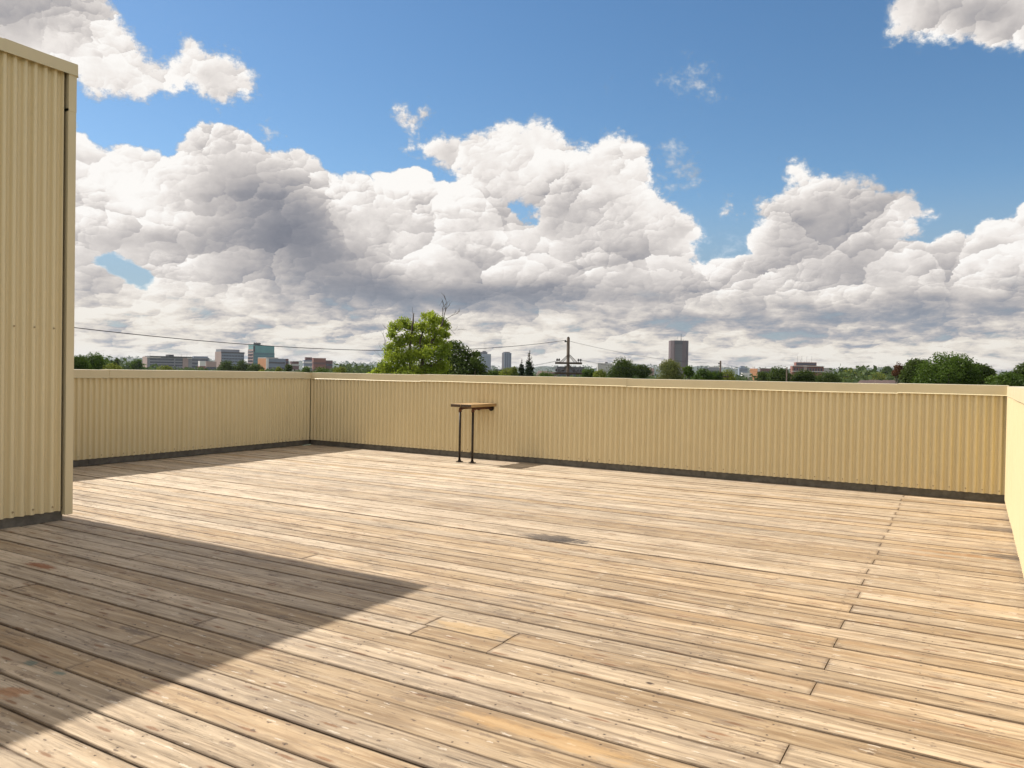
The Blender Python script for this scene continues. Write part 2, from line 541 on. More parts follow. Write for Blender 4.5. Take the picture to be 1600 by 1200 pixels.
# ------------------------------------------------------------------ materials
def simple(name, col, rough=0.6, var=0.12, scale=6.0, metal=0.0, spec=0.5, bump=0.0):
    m, N, out = new_mat(name)
    g = N.node('ShaderNodeTexCoord').outputs['Object']
    n = N.noise(g, scale, 5.0, 0.6)
    c = (*col[:3], 1.0)
    lo = tuple(x * (1 - var) for x in c[:3]) + (1,)
    hi = tuple(min(1, x * (1 + var)) for x in c[:3]) + (1,)
    cc = N.mix(N.mapr(n, 0.3, 0.7), lo, hi)
    b = N.node('ShaderNodeBsdfPrincipled', {'Base Color': cc, 'Roughness': rough, 'Metallic': metal, 'Specular IOR Level': spec})
    if bump:
        bn = N.node('ShaderNodeBump', {'Height': n, 'Strength': bump, 'Distance': 0.01})
        N.l.new(bn.outputs[0], b.inputs['Normal'])
    N.l.new(b.outputs[0], out.inputs[0])
    return m


def painted_metal(name, col, rough=0.42):
    """beige coil-coated sheet: faint dust, run-off streaks from the top, oil-canning"""
    m, N, out = new_mat(name)
    g = N.node('ShaderNodeTexCoord').outputs['Object']
    n1 = N.noise(N.v('MULTIPLY', g, (9.0, 9.0, 0.7)), 1.0, 5.0, 0.6)
    n2 = N.noise(g, 2.2, 4.0, 0.6)
    n3 = N.noise(g, 90.0, 3.0, 0.6)
    c = (*col[:3], 1.0)
    dirt = (col[0] * 0.80, col[1] * 0.78, col[2] * 0.72, 1.0)
    f = N.m('ADD', N.m('MULTIPLY', N.mapr(n1, 0.5, 0.8), 0.16), N.m('MULTIPLY', N.mapr(n2, 0.45, 0.8), 0.20))
    cc = N.mix(f, c, dirt)
    cc = N.mix(N.m('MULTIPLY', N.mapr(n3, 0.68, 0.8), 0.25), cc, dirt)
    b = N.node('ShaderNodeBsdfPrincipled', {'Base Color': cc, 'Roughness': N.mapr(n2, 0.3, 0.7, rough - 0.06, rough + 0.1),
                                            'Specular IOR Level': 0.45})
    bn = N.node('ShaderNodeBump', {'Height': N.noise(N.v('MULTIPLY', g, (1.4, 1.4, 1.0)), 2.0, 2.0, 0.5),
                                   'Strength': 0.25, 'Distance': 0.03})
    N.l.new(bn.outputs[0], b.inputs['Normal'])
    N.l.new(b.outputs[0], out.inputs[0])
    return m


def wood_deck(name):
    m, N, out = new_mat(name)
    pos = N.node('ShaderNodeTexCoord').outputs['Object']
    x, y, z = N.sep(pos)
    ac, r1, r2 = N.sep(N.node('ShaderNodeAttribute', attribute_name="board").outputs['Vector'])
    ends = N.node('ShaderNodeAttribute', attribute_name="endgap").outputs['Fac']
    off = N.m('MULTIPLY', r1, 37.0)
    # knots: sparse cells along the board; grain bends round them
    kp = N.xyz(N.m('ADD', N.m('MULTIPLY', x, 2.1), off), N.m('MULTIPLY_ADD', ac, 11.0, N.m('MULTIPLY', r2, 19.0)))
    vo = N.node('ShaderNodeTexVoronoi', {'Vector': kp, 'Scale': 1.0, 'Randomness': 1.0}, feature='F1', voronoi_dimensions='2D')
    kd = vo.outputs['Distance']
    krnd = N.sep(vo.outputs['Color'])[0]
    isk = N.m('GREATER_THAN', krnd, 0.40)
    kd = N.m('MULTIPLY_ADD', N.m('SUBTRACT', N.noise(pos, 45.0, 3.0, 0.6), 0.5), 0.10, kd)
    kinf = N.m('MULTIPLY', isk, N.mapr(kd, 0.0, 0.42, 1.0, 0.0))
    acw = N.m('ADD', ac, N.m('MULTIPLY', kinf, 0.012))
    # grain
    gv = N.xyz(N.m('MULTIPLY_ADD', x, 1.9, off), N.m('MULTIPLY', acw, 34.0), N.m('MULTIPLY', r2, 9.0))
    grain = N.noise(gv, 1.0, 9.0, 0.66, 0.7)
    gv2 = N.xyz(N.m('MULTIPLY_ADD', x, 5.0, off), N.m('MULTIPLY', acw, 210.0), r2)
    fine = N.noise(gv2, 1.0, 4.0, 0.7)
    bl = N.xyz(N.m('MULTIPLY_ADD', x, 0.85, off), N.m('MULTIPLY', acw, 13.0), N.m('MULTIPLY', r2, 5.0))
    blot = N.noise(bl, 1.0, 5.0, 0.6, 0.8)
    bl2 = N.noise(N.xyz(N.m('MULTIPLY_ADD', x, 3.0, off), N.m('MULTIPLY', y, 9.0), r1), 1.0, 6.0, 0.65)
    area = N.noise(pos, 0.55, 3.0, 0.5)
    pale, tan = (0.62, 0.520, 0.392, 1), (0.44, 0.338, 0.222, 1)
    honey, grey, dark = (0.42, 0.245, 0.095, 1), (0.33, 0.295, 0.26, 1), (0.13, 0.088, 0.055, 1)
    # which kind of board: r1 decides; the bleached end is to the left and back, honey to the right
    sideways = N.mapr(N.m('ADD', N.m('MULTIPLY', x, 0.16), N.m('MULTIPLY', y, -0.07)), 0.45, 1.75)
    hb = N.mapr(N.m('ADD', N.m('ADD', r1, N.m('MULTIPLY', sideways, 0.34)), N.m('MULTIPLY', N.m('SUBTRACT', blot, 0.5), 1.3)), 0.62, 1.22)
    c = N.mix(N.mapr(grain, 0.34, 0.68), tan, pale)
    c = N.mix(N.m('MULTIPLY', hb, 0.72), c, N.mix(N.mapr(grain, 0.3, 0.7), honey, (0.47, 0.345, 0.195, 1)))
    gb = N.mapr(N.m('ADD', r2, N.m('MULTIPLY', N.m('SUBTRACT', bl2, 0.5), 1.6)), 0.62, 1.25)
    c = N.mix(N.m('MULTIPLY', gb, 0.45), c, grey)
    c = N.mix(N.m('MULTIPLY', N.mapr(fine, 0.52, 0.72), 0.50), c, dark)
    c = N.mix(N.m('MULTIPLY', N.mapr(bl2, 0.58, 0.80), 0.42), c, (0.24, 0.185, 0.135, 1))
    c = N.mix(N.m('MULTIPLY', N.mapr(area, 0.55, 0.75), 0.22), c, (0.27, 0.21, 0.15, 1))
    stk = N.noise(N.xyz(N.m('MULTIPLY_ADD', x, 0.55, off), N.m('MULTIPLY', acw, 26.0), N.m('MULTIPLY', r1, 13.0)), 1.0, 3.0, 0.5, 0.6)
    c = N.mix(N.m('MULTIPLY', N.mapr(stk, 0.52, 0.68), 0.28), c, (0.27, 0.19, 0.115, 1))
    c = N.mix(N.m('MULTIPLY', sideways, 0.58), c, N.mix(N.mapr(grain, 0.38, 0.60), (0.17, 0.115, 0.065, 1), (0.41, 0.295, 0.175, 1)))
    mot = N.noise(N.v('ADD', N.v('MULTIPLY', pos, (5.0, 13.0, 1.0)), (3.0, 1.0, 0.0)), 1.0, 6.0, 0.68)
    c = N.mix(N.m('MULTIPLY', N.mapr(mot, 0.57, 0.76), 0.50), c, (0.19, 0.145, 0.105, 1))
    # weather-bleached silver flecks
    fl = N.noise(N.xyz(N.m('MULTIPLY_ADD', x, 2.2, off), N.m('MULTIPLY', acw, 60.0), 4.0), 1.0, 5.0, 0.7)
    c = N.mix(N.m('MULTIPLY', N.mapr(fl, 0.58, 0.72), 0.45), c, (0.72, 0.64, 0.53, 1))
    # knots
    ring = N.m('MULTIPLY', isk, N.mapr(kd, 0.045, 0.11, 1.0, 0.0))
    halo = N.m('MULTIPLY', isk, N.mapr(kd, 0.10, 0.30, 1.0, 0.0))
    c = N.mix(N.m('MULTIPLY', halo, 0.45), c, (0.36, 0.27, 0.18, 1))
    c = N.mix(N.m('MULTIPLY', ring, 0.8), c, (0.20, 0.10, 0.045, 1))
    # every board has weathered to its own depth
    val = N.m('MULTIPLY_ADD', N.m('FRACT', N.m('MULTIPLY_ADD', r1, 7.31, r2)), 0.28, 0.86)
    wear = N.noise(N.xyz(N.m('MULTIPLY_ADD', x, 2.6, off), N.m('MULTIPLY', acw, 22.0), r1), 1.0, 7.0, 0.72)
    val = N.m('MULTIPLY', val, N.mapr(wear, 0.30, 0.70, 0.80, 1.18, 'LINEAR'))
    c = N.mix(1.0, c, N.xyz(val, val, val), 'MULTIPLY')
    pit = N.noise(N.v('MULTIPLY', pos, (16.0, 55.0, 1.0)), 1.0, 4.0, 0.6)
    c = N.mix(N.m('MULTIPLY', N.mapr(pit, 0.64, 0.72), 0.5), c, (0.10, 0.07, 0.045, 1))
    c = N.mix(N.m('MULTIPLY', N.mapr(pit, 0.36, 0.29), 0.25), c, (0.74, 0.66, 0.55, 1))
    # pits, old nail holes and bleached chips
    for k, (sx_, sy_, lim, r0_, colr, st) in enumerate(((13.0, 30.0, 0.76, 0.12, (0.10, 0.065, 0.045), 0.80),
                                                        (5.0, 17.0, 0.80, 0.17, (0.20, 0.145, 0.10), 0.60),
                                                        (9.0, 42.0, 0.78, 0.17, (0.74, 0.66, 0.54), 0.50),
                                                        (3.0, 24.0, 0.80, 0.20, (0.17, 0.115, 0.075), 0.55))):
        if k == 2:
            st = N.m('MULTIPLY', sideways, st)
        q_ = N.xyz(N.m('MULTIPLY_ADD', x, sx_, k * 3.3), N.m('MULTIPLY_ADD', y, sy_, k * 1.7), 0.0)
        q_ = N.v('ADD', q_, N.v('MULTIPLY', N.v('SUBTRACT', N.noise(pos, 60.0, 2.0, 0.6, col=True), (0.5, 0.5, 0.5)), (0.5, 0.5, 0.0)))
        v_ = N.node('ShaderNodeTexVoronoi', {'Vector': q_, 'Scale': 1.0}, feature='F1', voronoi_dimensions='2D')
        rn = N.sep(v_.outputs['Color'])
        rad = N.m('MULTIPLY', rn[1], r0_)
        f_ = N.m('MULTIPLY', N.m('GREATER_THAN', rn[0], lim), N.mapr(N.m('SUBTRACT', v_.outputs['Distance'], rad), -0.01, 0.07, st, 0.0))
        c = N.mix(f_, c, (*colr, 1))
    # drying cracks
    ck = N.noise(N.xyz(N.m('MULTIPLY_ADD', x, 0.9, off), N.m('MULTIPLY', acw, 75.0), 8.0), 1.0, 2.0, 0.5)
    crack = N.m('MULTIPLY', N.mapr(N.m('ABSOLUTE', N.m('SUBTRACT', ck, 0.5)), 0.0, 0.012, 1.0, 0.0), N.mapr(bl2, 0.50, 0.62))
    c = N.mix(N.m('MULTIPLY', crack, 0.7), c, (0.07, 0.045, 0.03, 1))
    fk = N.noise(N.xyz(N.m('MULTIPLY_ADD', x, 7.0, off), N.m('MULTIPLY', acw, 60.0), 2.0), 1.0, 3.0, 0.6)
    fleck = N.m('MULTIPLY', N.mapr(fk, 0.71, 0.78), 0.6)
    c = N.mix(fleck, c, (0.085, 0.055, 0.035, 1))
    # screw heads in pairs at every joist
    jx = N.m('SUBTRACT', N.m('FRACT', N.m('DIVIDE', N.m('ADD', x, N.m('MULTIPLY_ADD', r2, 0.03, 100.12)), 0.406)), 0.5)
    sx = N.m('ADD', N.m('MULTIPLY', jx, 0.406), N.m('MULTIPLY', N.m('SUBTRACT', N.noise(pos, 3.7, 1.0, 0.5), 0.5), 0.05))
    sy = N.m('SUBTRACT', N.m('ABSOLUTE', N.m('ADD', ac, N.m('MULTIPLY', N.m('SUBTRACT', r1, 0.5), 0.012))), 0.044)
    sr = N.v('LENGTH', N.xyz(sx, sy, 0.0))
    head = N.mapr(sr, 0.0026, 0.0048, 1.0, 0.0)
    weep = N.m('MULTIPLY', N.mapr(N.v('LENGTH', N.xyz(N.m('MULTIPLY', sx, 0.35), sy, 0.0)), 0.004, 0.016, 1.0, 0.0), 0.28)
    c = N.mix(weep, c, (0.22, 0.15, 0.09, 1))
    c = N.mix(N.m('MULTIPLY', head, 0.8), c, (0.045, 0.035, 0.03, 1))
    # stains with a shape of their own: (x, y, rx, ry, colour, strength)
    stain_n = N.m('MULTIPLY', N.m('SUBTRACT', N.noise(N.v('MULTIPLY', pos, (9.0, 26.0, 1.0)), 1.0, 6.0, 0.7), 0.5), 2.6)
    for sx_, sy_, rx, ry, colr, st in STAINS:
        d = N.v('LENGTH', N.xyz(N.m('DIVIDE', N.m('SUBTRACT', x, sx_), rx), N.m('DIVIDE', N.m('SUBTRACT', y, sy_), ry), 0.0))
        f = N.mapr(N.m('ADD', d, stain_n), 0.5, 1.1, st, 0.0)
        c = N.mix(f, c, (*colr, 1))
    # board edges and sawn ends are darker
    eg = N.mapr(N.m('ABSOLUTE', ac), 0.060, 0.0685, 0.0, 0.75)
    eg = N.m('MAXIMUM', eg, N.mapr(ends, 0.012, 0.0, 0.0, 0.5))
    c = N.mix(N.m('MULTIPLY', eg, N.mapr(bl2, 0.3, 0.6, 0.5, 1.0)), c, (0.10, 0.065, 0.04, 1))
    hgt = N.m('ADD', N.m('MULTIPLY', grain, 0.6), N.m('ADD', N.m('MULTIPLY', fine, 0.5), N.m('MULTIPLY', N.m('ADD', crack, head), -0.9)))
    bn = N.node('ShaderNodeBump', {'Height': hgt, 'Strength': 0.75, 'Distance': 0.005})
    b = N.node('ShaderNodeBsdfPrincipled', {'Base Color': c, 'Roughness': N.mapr(grain, 0.3, 0.7, 0.62, 0.82),
                                            'Specular IOR Level': 0.35, 'Normal': bn.outputs[0]})
    N.l.new(b.outputs[0], out.inputs[0])
    return m


def on_deck(px, py):
    d = ray(px, py)
    t = -CAM.z / d.z
    return CAM.x + d.x * t, CAM.y + d.y * t


STAINS = []
for px, py, rx, ry, colr, st in [
        (866, 842, 0.27, 0.125, (0.05, 0.04, 0.032), 0.95), (835, 836, 0.30, 0.10, (0.22, 0.17, 0.12), 0.45),
        (62, 884, 0.17, 0.04, (0.24, 0.075, 0.02), 0.8), (18, 1082, 0.08, 0.05, (0.36, 0.16, 0.06), 0.7),
        (48, 1036, 0.035, 0.022, (0.10, 0.15, 0.12), 0.7), (94, 1052, 0.035, 0.02, (0.10, 0.16, 0.13), 0.75),
        (850, 1150, 0.40, 0.045, (0.50, 0.31, 0.13), 0.55), (1015, 1068, 0.020, 0.012, (0.05, 0.03, 0.02), 0.95),
        (1590, 872, 0.25, 0.10, (0.06, 0.05, 0.045), 0.7), (1585, 830, 0.30, 0.12, (0.10, 0.08, 0.07), 0.6),
        (1575, 812, 0.22, 0.10, (0.13, 0.10, 0.08), 0.5), (205, 985, 0.10, 0.03, (0.10, 0.075, 0.055), 0.6),
        (1450, 868, 0.25, 0.05, (0.36, 0.20, 0.08), 0.5), (1500, 866, 0.3, 0.05, (0.36, 0.18, 0.06), 0.45),
        (980, 937, 0.16, 0.02, (0.10, 0.06, 0.035), 0.75), (1330, 1110, 0.7, 0.03, (0.25, 0.14, 0.07), 0.4),
        (740, 985, 0.22, 0.08, (0.52, 0.34, 0.15), 0.5), (1270, 1070, 0.5, 0.05, (0.33, 0.20, 0.09), 0.45),
        (1180, 978, 0.8, 0.04, (0.34, 0.21, 0.10), 0.4)]:
    sx0, sy0 = on_deck(px, py)
    STAINS.append((sx0, sy0, rx, ry, colr, st))

BEIGE = (0.665, 0.567, 0.350)
M_SIDING = painted_metal("beige_corrugated_sheet", BEIGE, 0.34)
M_CAP = painted_metal("beige_cap_sheet", (0.60, 0.52, 0.335), 0.42)
M_KERB = simple("grey_kerb", (0.115, 0.108, 0.092), 0.85, 0.25, 14.0, bump=0.4)
M_CORE = simple("wall_core", (0.10, 0.09, 0.075), 0.9)
M_SCREW = simple("screw_head", (0.38, 0.30, 0.18), 0.5, metal=0.4)
M_DECK = wood_deck("weathered_deck_boards")
M_SLAB = simple("dark_roof_membrane", (0.02, 0.019, 0.018), 0.9)
M_ROOFTOP = simple("grey_roofing", (0.2, 0.2, 0.19), 0.9)

# ------------------------------------------------------------------ deck
W_DECK, PITCH_B, Y_PHASE = 8.89, 0.1442, -6.648
Y_FRONT = -11.2
JOINTS = {}


def row_of(y):
    return math.floor((y - Y_PHASE) / PITCH_B)


for k_ in [3] + list(range(7, 47, 2)):          # every other board ends on the same joist
    JOINTS.setdefault(k_, []).append(8.135 - 0.0024 * (k_ - 7) + 0.006 * math.sin(k_ * 2.3))
for px, py in [(650, 987), (676, 971), (770, 1014), (793, 1000), (128, 1036), (210, 871), (33, 917), (302, 977), (228, 1000),
               (490, 868)]:
    x, y = on_deck(px, py)
    JOINTS.setdefault(row_of(y), []).append(x)


def build_deck():
    V, F, A, E = [], [], [], []
    r_ = random.Random(11)
    k = row_of(-0.01)
    prof = [(-0.0696, -0.032), (-0.0696, -0.0045), (-0.0672, -0.0008), (-0.03, 0.0), (0.03, 0.0), (0.0672, -0.0008),
            (0.0696, -0.0045), (0.0696, -0.032)]
    while True:
        yc = Y_PHASE + (k + 0.5) * PITCH_B
        if yc < Y_FRONT:
            break
        xs = sorted(JOINTS.get(k, []))
        if not xs:
            c = r_.choice([1.3, 2.1, 3.3, 4.5, 5.7])
            if all(abs(c - q) > 1.2 for q in xs) and r_.random() < 0.03:
                xs.append(c + r_.uniform(-0.3, 0.3))
        xs = [0.004] + sorted(xs) + [W_DECK + 0.012]
        zrow = r_.uniform(-0.0015, 0.0015)
        wrow = r_.choice([0.968, 0.980, 0.990, 1.003, 1.014])
        for a, b in zip(xs[:-1], xs[1:]):
            a2, b2 = a + 0.0018, b - 0.0018
            z0, tilt = zrow + r_.uniform(-0.0014, 0.0014), r_.uniform(-0.010, 0.010)
            cup = r_.uniform(-0.0012, 0.0012)
            r1, r2 = r_.random(), r_.random()
            nseg = max(2, int((b2 - a2) / 0.45))
            dy0 = r_.uniform(-0.0008, 0.0008)
            base = len(V)
            bow = r_.uniform(-0.0012, 0.0012)
            for s in range(nseg + 1):
                t = s / nseg
                X = a2 + (b2 - a2) * t
                dyb = dy0 + bow * math.sin(math.pi * t)
                for py_, pz in prof:
                    w_ = py_ / 0.07
                    V.append((X, yc + py_ * wrow + dyb, z0 + pz + tilt * py_ + cup * w_ * w_))
                    A.append((py_, r1, r2))
                    E.append(0.0 if s in (0, nseg) else 0.3)
            n = len(prof)
            for s in range(nseg):
                for j in range(n - 1):
                    p = base + s * n + j
                    F.append((p, p + n, p + n + 1, p + 1))
            F.append(tuple(base + j for j in range(n)))
            F.append(tuple(base + nseg * n + j for j in reversed(range(n))))
        k -= 1
    o = mesh_obj("deck", V, F, M_DECK, attrs={"board": A, "endgap": E})
    tag(o, kind="structure")
    b = MB().box(-0.30, Y_FRONT - 0.3, -11.0, W_DECK + 0.30, 0.30, -0.045)
    tag(b.build("roof_slab", M_SLAB), kind="structure")


build_deck()

# ------------------------------------------------------------------ corrugated parapets
RIB = 0.0678


def corrugated(name, mat, parent, p0, e, n, length, z0, z1, phase=0.0, amp=0.0135, seed=1):
    """sheet of ribs: starts at p0, runs along e, bulges along n"""
    r_ = random.Random(seed)
    S = 14
    nr = int(round(length / RIB * S))
    zs = [z0, z0 + (z1 - z0) * 0.33, z0 + (z1 - z0) * 0.66, z1]
    V, F = [], []
    e, n = Vector(e), Vector(n)
    amps = [amp * r_.uniform(0.9, 1.08) for _ in range(int(length / RIB) + 3)]
    for i in range(nr + 1):
        s = min(i / S * RIB, length)
        ph = (s - phase) / RIB
        c = math.tanh(1.5 * math.cos(2 * math.pi * ph)) / math.tanh(1.5)
        a = amps[int(s / RIB)]
        sheet = int((s - phase) / (RIB * 10))          # sheets lap every ten ribs
        for z in zs:
            q = Vector(p0) + e * s + n * (a * c + (0.0008 if sheet % 2 else 0.0) + 0.0006 * math.sin(3.1 * z + s * 2.7 + seed))
            V.append((q.x, q.y, z))
    m = len(zs)
    flip = e.cross(Vector((0, 0, 1))).dot(n) < 0
    for i in range(nr):
        for j in range(m - 1):
            p = i * m + j
            f = (p, p + m, p + m + 1, p + 1)
            F.append(tuple(reversed(f)) if flip else f)
    o = mesh_obj(name, V, F, mat, parent, smooth=True)
    return o


SCREW_ME = None


def screws(parent, p0, e, n, positions):
    """small hexagonal heads on the rib crests; positions are (run, height)"""
    global SCREW_ME
    if SCREW_ME is None:
        b = MB()
        b.tube([(0, 0, 0), (0, 0, 0.0012)], [0.0070, 0.0070], 12)
        b.tube([(0, 0, 0.0012), (0, 0, 0.0052)], [0.0052, 0.0047], 6)
        o = b.build("screw", M_SCREW)
        SCREW_ME = o.data
        bpy.data.objects.remove(o)
    q = Vector(n).to_track_quat('Z', 'Y')
    for s, z in positions:
        o = bpy.data.objects.new("screw", SCREW_ME)
        COL.objects.link(o)
        o.parent = parent
        p = Vector(p0) + Vector(e) * s + Vector(n) * 0.0128
        o.location = (p.x, p.y, z)
        o.rotation_euler = q.to_euler()


def cap_run(parent, p0, e, n, length, cuts, z_in, z_out, depth, face, seed=3, lip=0.010, back=0.09):
    """folded sheet-metal coping in lengths that lap at the cuts; n points to the deck"""
    r_ = random.Random(seed)
    e, n, p0 = Vector(e), Vector(n), Vector(p0)
    edges = [0.0] + list(cuts) + [length]
    for k, (a, b) in enumerate(zip(edges[:-1], edges[1:])):
        pr = 0.0045 if k % 2 else 0.0
        dz = r_.uniform(-0.0015, 0.0015) + (0.0035 if k % 2 else -0.002)
        a2, b2 = (a - 0.04 if k % 2 and k else a), (b + 0.04 if k % 2 and k < len(edges) - 2 else b)
        prof = [(lip + pr + 0.004, z_in - face - lip * 0.75), (pr + 0.003, z_in - face), (pr, z_in),
                (-depth - pr, z_out), (-depth - pr, z_out - back), (-depth + 0.002, z_out - back),
                (-depth + 0.002, z_out - 0.004), (-0.0015, z_in - 0.004), (pr + 0.0015, z_in - face), (lip + pr + 0.003, z_in - face - lip * 0.75 - 0.001)]
        ns = max(2, int((b2 - a2) / 0.35))
        V, F = [], []
        for s in range(ns + 1):
            t = a2 + (b2 - a2) * s / ns
            wz = 0.0016 * math.sin(t * 3.3 + seed * 2) + r_.uniform(-0.0007, 0.0007)
            for j, (w, z) in enumerate(prof):
                zz = z + dz + (wz if j in (0, 1, 8, 9) else wz * 0.3)
                q = p0 + e * t + n * w
                V.append((q.x, q.y, zz))
        m = len(prof)
        flip = e.cross(Vector((0, 0, 1))).dot(n) > 0
        for s in range(ns):
            for j in range(m):
                p, p2 = s * m + j, s * m + (j + 1) % m
                f = (p, p + m, p2 + m, p2)
                F.append(tuple(reversed(f)) if flip else f)
        c0, c1 = tuple(range(m)), tuple(ns * m + j for j in reversed(range(m)))
        F += [c0 if not flip else tuple(reversed(c0)), c1 if not flip else tuple(reversed(c1))]
        mesh_obj("coping", V, F, M_CAP, parent)


def kerb(parent, p0, e, n, cuts, proud, z1=0.094, depth=0.035):
    p0, e, n = Vector(p0), Vector(e), Vector(n)
    b = MB()
    for k, (a, c) in enumerate(zip(cuts[:-1], cuts[1:])):
        a, c = a + 0.0016, c - 0.0016
        j = 0.0012 * (k % 2)
        P = [p0 + e * s + n * (proud + j - (depth if w else 0)) for s, w in ((a, 0), (c, 0), (c, 1), (a, 1))]
        v = [(q.x, q.y, 0.0022) for q in P] + [(q.x, q.y, z1) for q in P]
        f = [(0, 3, 2, 1), (4, 5, 6, 7), (0, 1, 5, 4), (1, 2, 6, 5), (2, 3, 7, 6), (3, 0, 4, 7)]
        if e.cross(n).z < 0:
            pass
        else:
            f = [tuple(reversed(q)) for q in f]
        b.add(v, f)
    b.build("base_kerb", M_KERB, parent)


ZS, ZCAP, ZFACE = 0.078, 1.0915, 0.086
T_WALL = 0.135


def parapet(label, p0, e, n, length, cuts, kcuts, phase, seed, screw_rows=True, lip=0.010, zs=ZS):
    p0, e, n = Vector(p0), Vector(e), Vector(n)
    c = p0 + e * (length / 2)
    root = empty("parapet_wall", (0, 0, 0), label, "wall", "beige corrugated parapet walls round the deck")
    b = MB()
    P = [p0 + n * -0.050 - e * 0.13, p0 + e * length + n * -0.050, p0 + e * length - n * (T_WALL - 0.012), p0 - n * (T_WALL - 0.012) - e * 0.13]
    v = [(q.x, q.y, 0.0) for q in P] + [(q.x, q.y, ZCAP - 0.012) for q in P]
    b.add(v, [(0, 3, 2, 1), (4, 5, 6, 7), (0, 1, 5, 4), (1, 2, 6, 5), (2, 3, 7, 6), (3, 0, 4, 7)])
    b.build("wall_core", M_CORE, root)
    corrugated("siding", M_SIDING, root, p0 + e * 0.010, e, n, length - 0.020, zs, ZCAP - 0.02, phase - 0.010, seed=seed)
    corrugated("outer_siding", M_SIDING, root, p0 - n * T_WALL, e, -n, length, -1.2, ZCAP - 0.02, 0, seed=seed + 5)
    cap_run(root, p0 + n * 0.014, e, n, length, cuts, ZCAP, ZCAP + 0.003, T_WALL + 0.03, ZFACE, seed, lip=lip)
    kerb(root, p0, e, n, kcuts, -0.015)
    if screw_rows:
        k0 = math.ceil((0.03 - phase) / (2 * RIB))
        pos = []
        while phase + k0 * 2 * RIB < length - 0.02:
            pos.append((phase + k0 * 2 * RIB, ZS + 0.035 + 0.002 * math.sin(k0 * 5.1)))
            k0 += 1
        screws(root, p0, e, n, pos)
    return root


parapet("long beige corrugated back parapet wall, with the small wooden shelf table standing against it",
        (0, 0, 0), (1, 0, 0), (0, -1, 0), W_DECK, [2.12, 5.06, 8.0],
        [0.0, 0.58, 1.497, 2.388, 3.306, 4.217, 5.129, 6.038, 6.93, 7.783, 8.55, W_DECK], 0.02, 3)
parapet("shaded beige corrugated left parapet wall with a strip of shadow at its foot",
        (0, 0.0, 0), (0, -1, 0), (1, 0, 0), 5.3, [0.207, 3.158], [0.0, 0.378, 1.02, 1.924, 2.866, 3.42, 4.3, 5.3], 0.03, 4)
parapet("sunlit beige corrugated right parapet wall seen nearly edge-on",
        (W_DECK, -0.012, 0), (0, -1, 0), (-1, 0, 0), 11.0, [1.5, 4.45, 7.4], [0.0, 0.9, 1.8, 2.7, 3.6, 4.5, 5.4, 6.3, 7.2, 8.1, 9.0, 9.9, 11.0],
        0.03, 5, screw_rows=False, lip=0.0015, zs=0.035)


# ------------------------------------------------------------------ taller corrugated building at the left
def stair_building():
    root = empty("rooftop_building", (0, 0, 0), "tall beige corrugated building end at the left, casting the big shadow", "building")
    xs, y1, y0, zt = 2.903, -5.345, -11.0, 3.335
    b = MB().box(-0.9, y0, 0.0, xs - 0.03, y1 - 0.012, zt - 0.02)
    b.build("wall_core", M_CORE, root)
    corrugated("siding", M_SIDING, root, (xs - 0.004, y1 - 0.034, 0), (0, -1, 0), (1, 0, 0), abs(y0 - y1) - 0.03, ZS - 0.004, zt - 0.03, 0.059, 0.0150, 9)
    corrugated("end_siding", M_SIDING, root, (xs - 0.02, y1 + 0.004, 0), (-1, 0, 0), (0, 1, 0), 3.7, ZS, zt - 0.03, 0.03, 0.0135, 10)
    # folded corner trim, in two lengths
    for z0, z1, pr in ((0.045, 3.0, 0.0), (2.98, zt - 0.04, 0.0015)):
        t = MB()
        x_o, x_i = 2.930 + pr, 2.918
        ya, yb = -5.356, -5.300 + pr
        t.box(xs - 0.03, ya, z0, x_o, yb, z1, 0.0)
        t.build("corner_trim", M_CAP, root)
    t = MB().box(xs - 0.6, y1 - 0.02, 0.045, xs - 0.031, -5.297, zt - 0.06)
    # coping along the side, and across the end
    cap_run(root, Vector((2.931, -5.290, 0)), (0, -1, 0), (1, 0, 0), 5.7, [3.0], zt, zt + 0.01, 0.5, 0.083, 12, lip=0.006)
    cap_run(root, Vector((2.928, -5.292, 0)), (-1, 0, 0), (0, 1, 0), 3.8, [2.6], zt - 0.003, zt + 0.006, 0.5, 0.083, 13, lip=0.006)
    kerb(root, (xs, y1 - 0.002, 0), (0, -1, 0), (1, 0, 0), [0.0, 0.9, 1.8, 2.7, 3.6, 4.5, 5.6], -0.020, 0.1)
    MB().box(-0.85, y0 + 0.02, zt - 0.019, xs - 0.1, y1 - 0.1, zt - 0.005).build("roof", M_ROOFTOP, root)
    pos = []
    for k in range(0, 34):
        s = 0.089 + 2 * RIB * k
        pos += [(s, ZS + 0.034 + 0.002 * math.sin(k * 3.3))]
        if k < 30:
            pos += [(s, 1.40)]
    screws(root, (xs + 0.0005, y1 - 0.004, 0), (0, -1, 0), (1, 0, 0), pos)


stair_building()


# ------------------------------------------------------------------ shelf table on pipe legs
def wood_plank(name, base, dark):
    m, N, out = new_mat(name)
    g = N.node('ShaderNodeTexCoord').outputs['Object']
    x, y, z = N.sep(g)
    gr = N.noise(N.xyz(N.m('MULTIPLY', x, 60.0), N.m('MULTIPLY', y, 3.0), N.m('MULTIPLY', z, 60.0)), 1.0, 6.0, 0.65, 0.4)
    bl = N.noise(g, 7.0, 4.0, 0.6)
    c = N.mix(N.mapr(gr, 0.35, 0.7), (*dark, 1), (*base, 1))
    c = N.mix(N.m('MULTIPLY', N.mapr(bl, 0.5, 0.75), 0.4), c, (*dark, 1))
    bn = N.node('ShaderNodeBump', {'Height': gr, 'Strength': 0.4, 'Distance': 0.002})
    b = N.node('ShaderNodeBsdfPrincipled', {'Base Color': c, 'Roughness': 0.65, 'Normal': bn.outputs[0]})
    N.l.new(b.outputs[0], out.inputs[0])
    return m


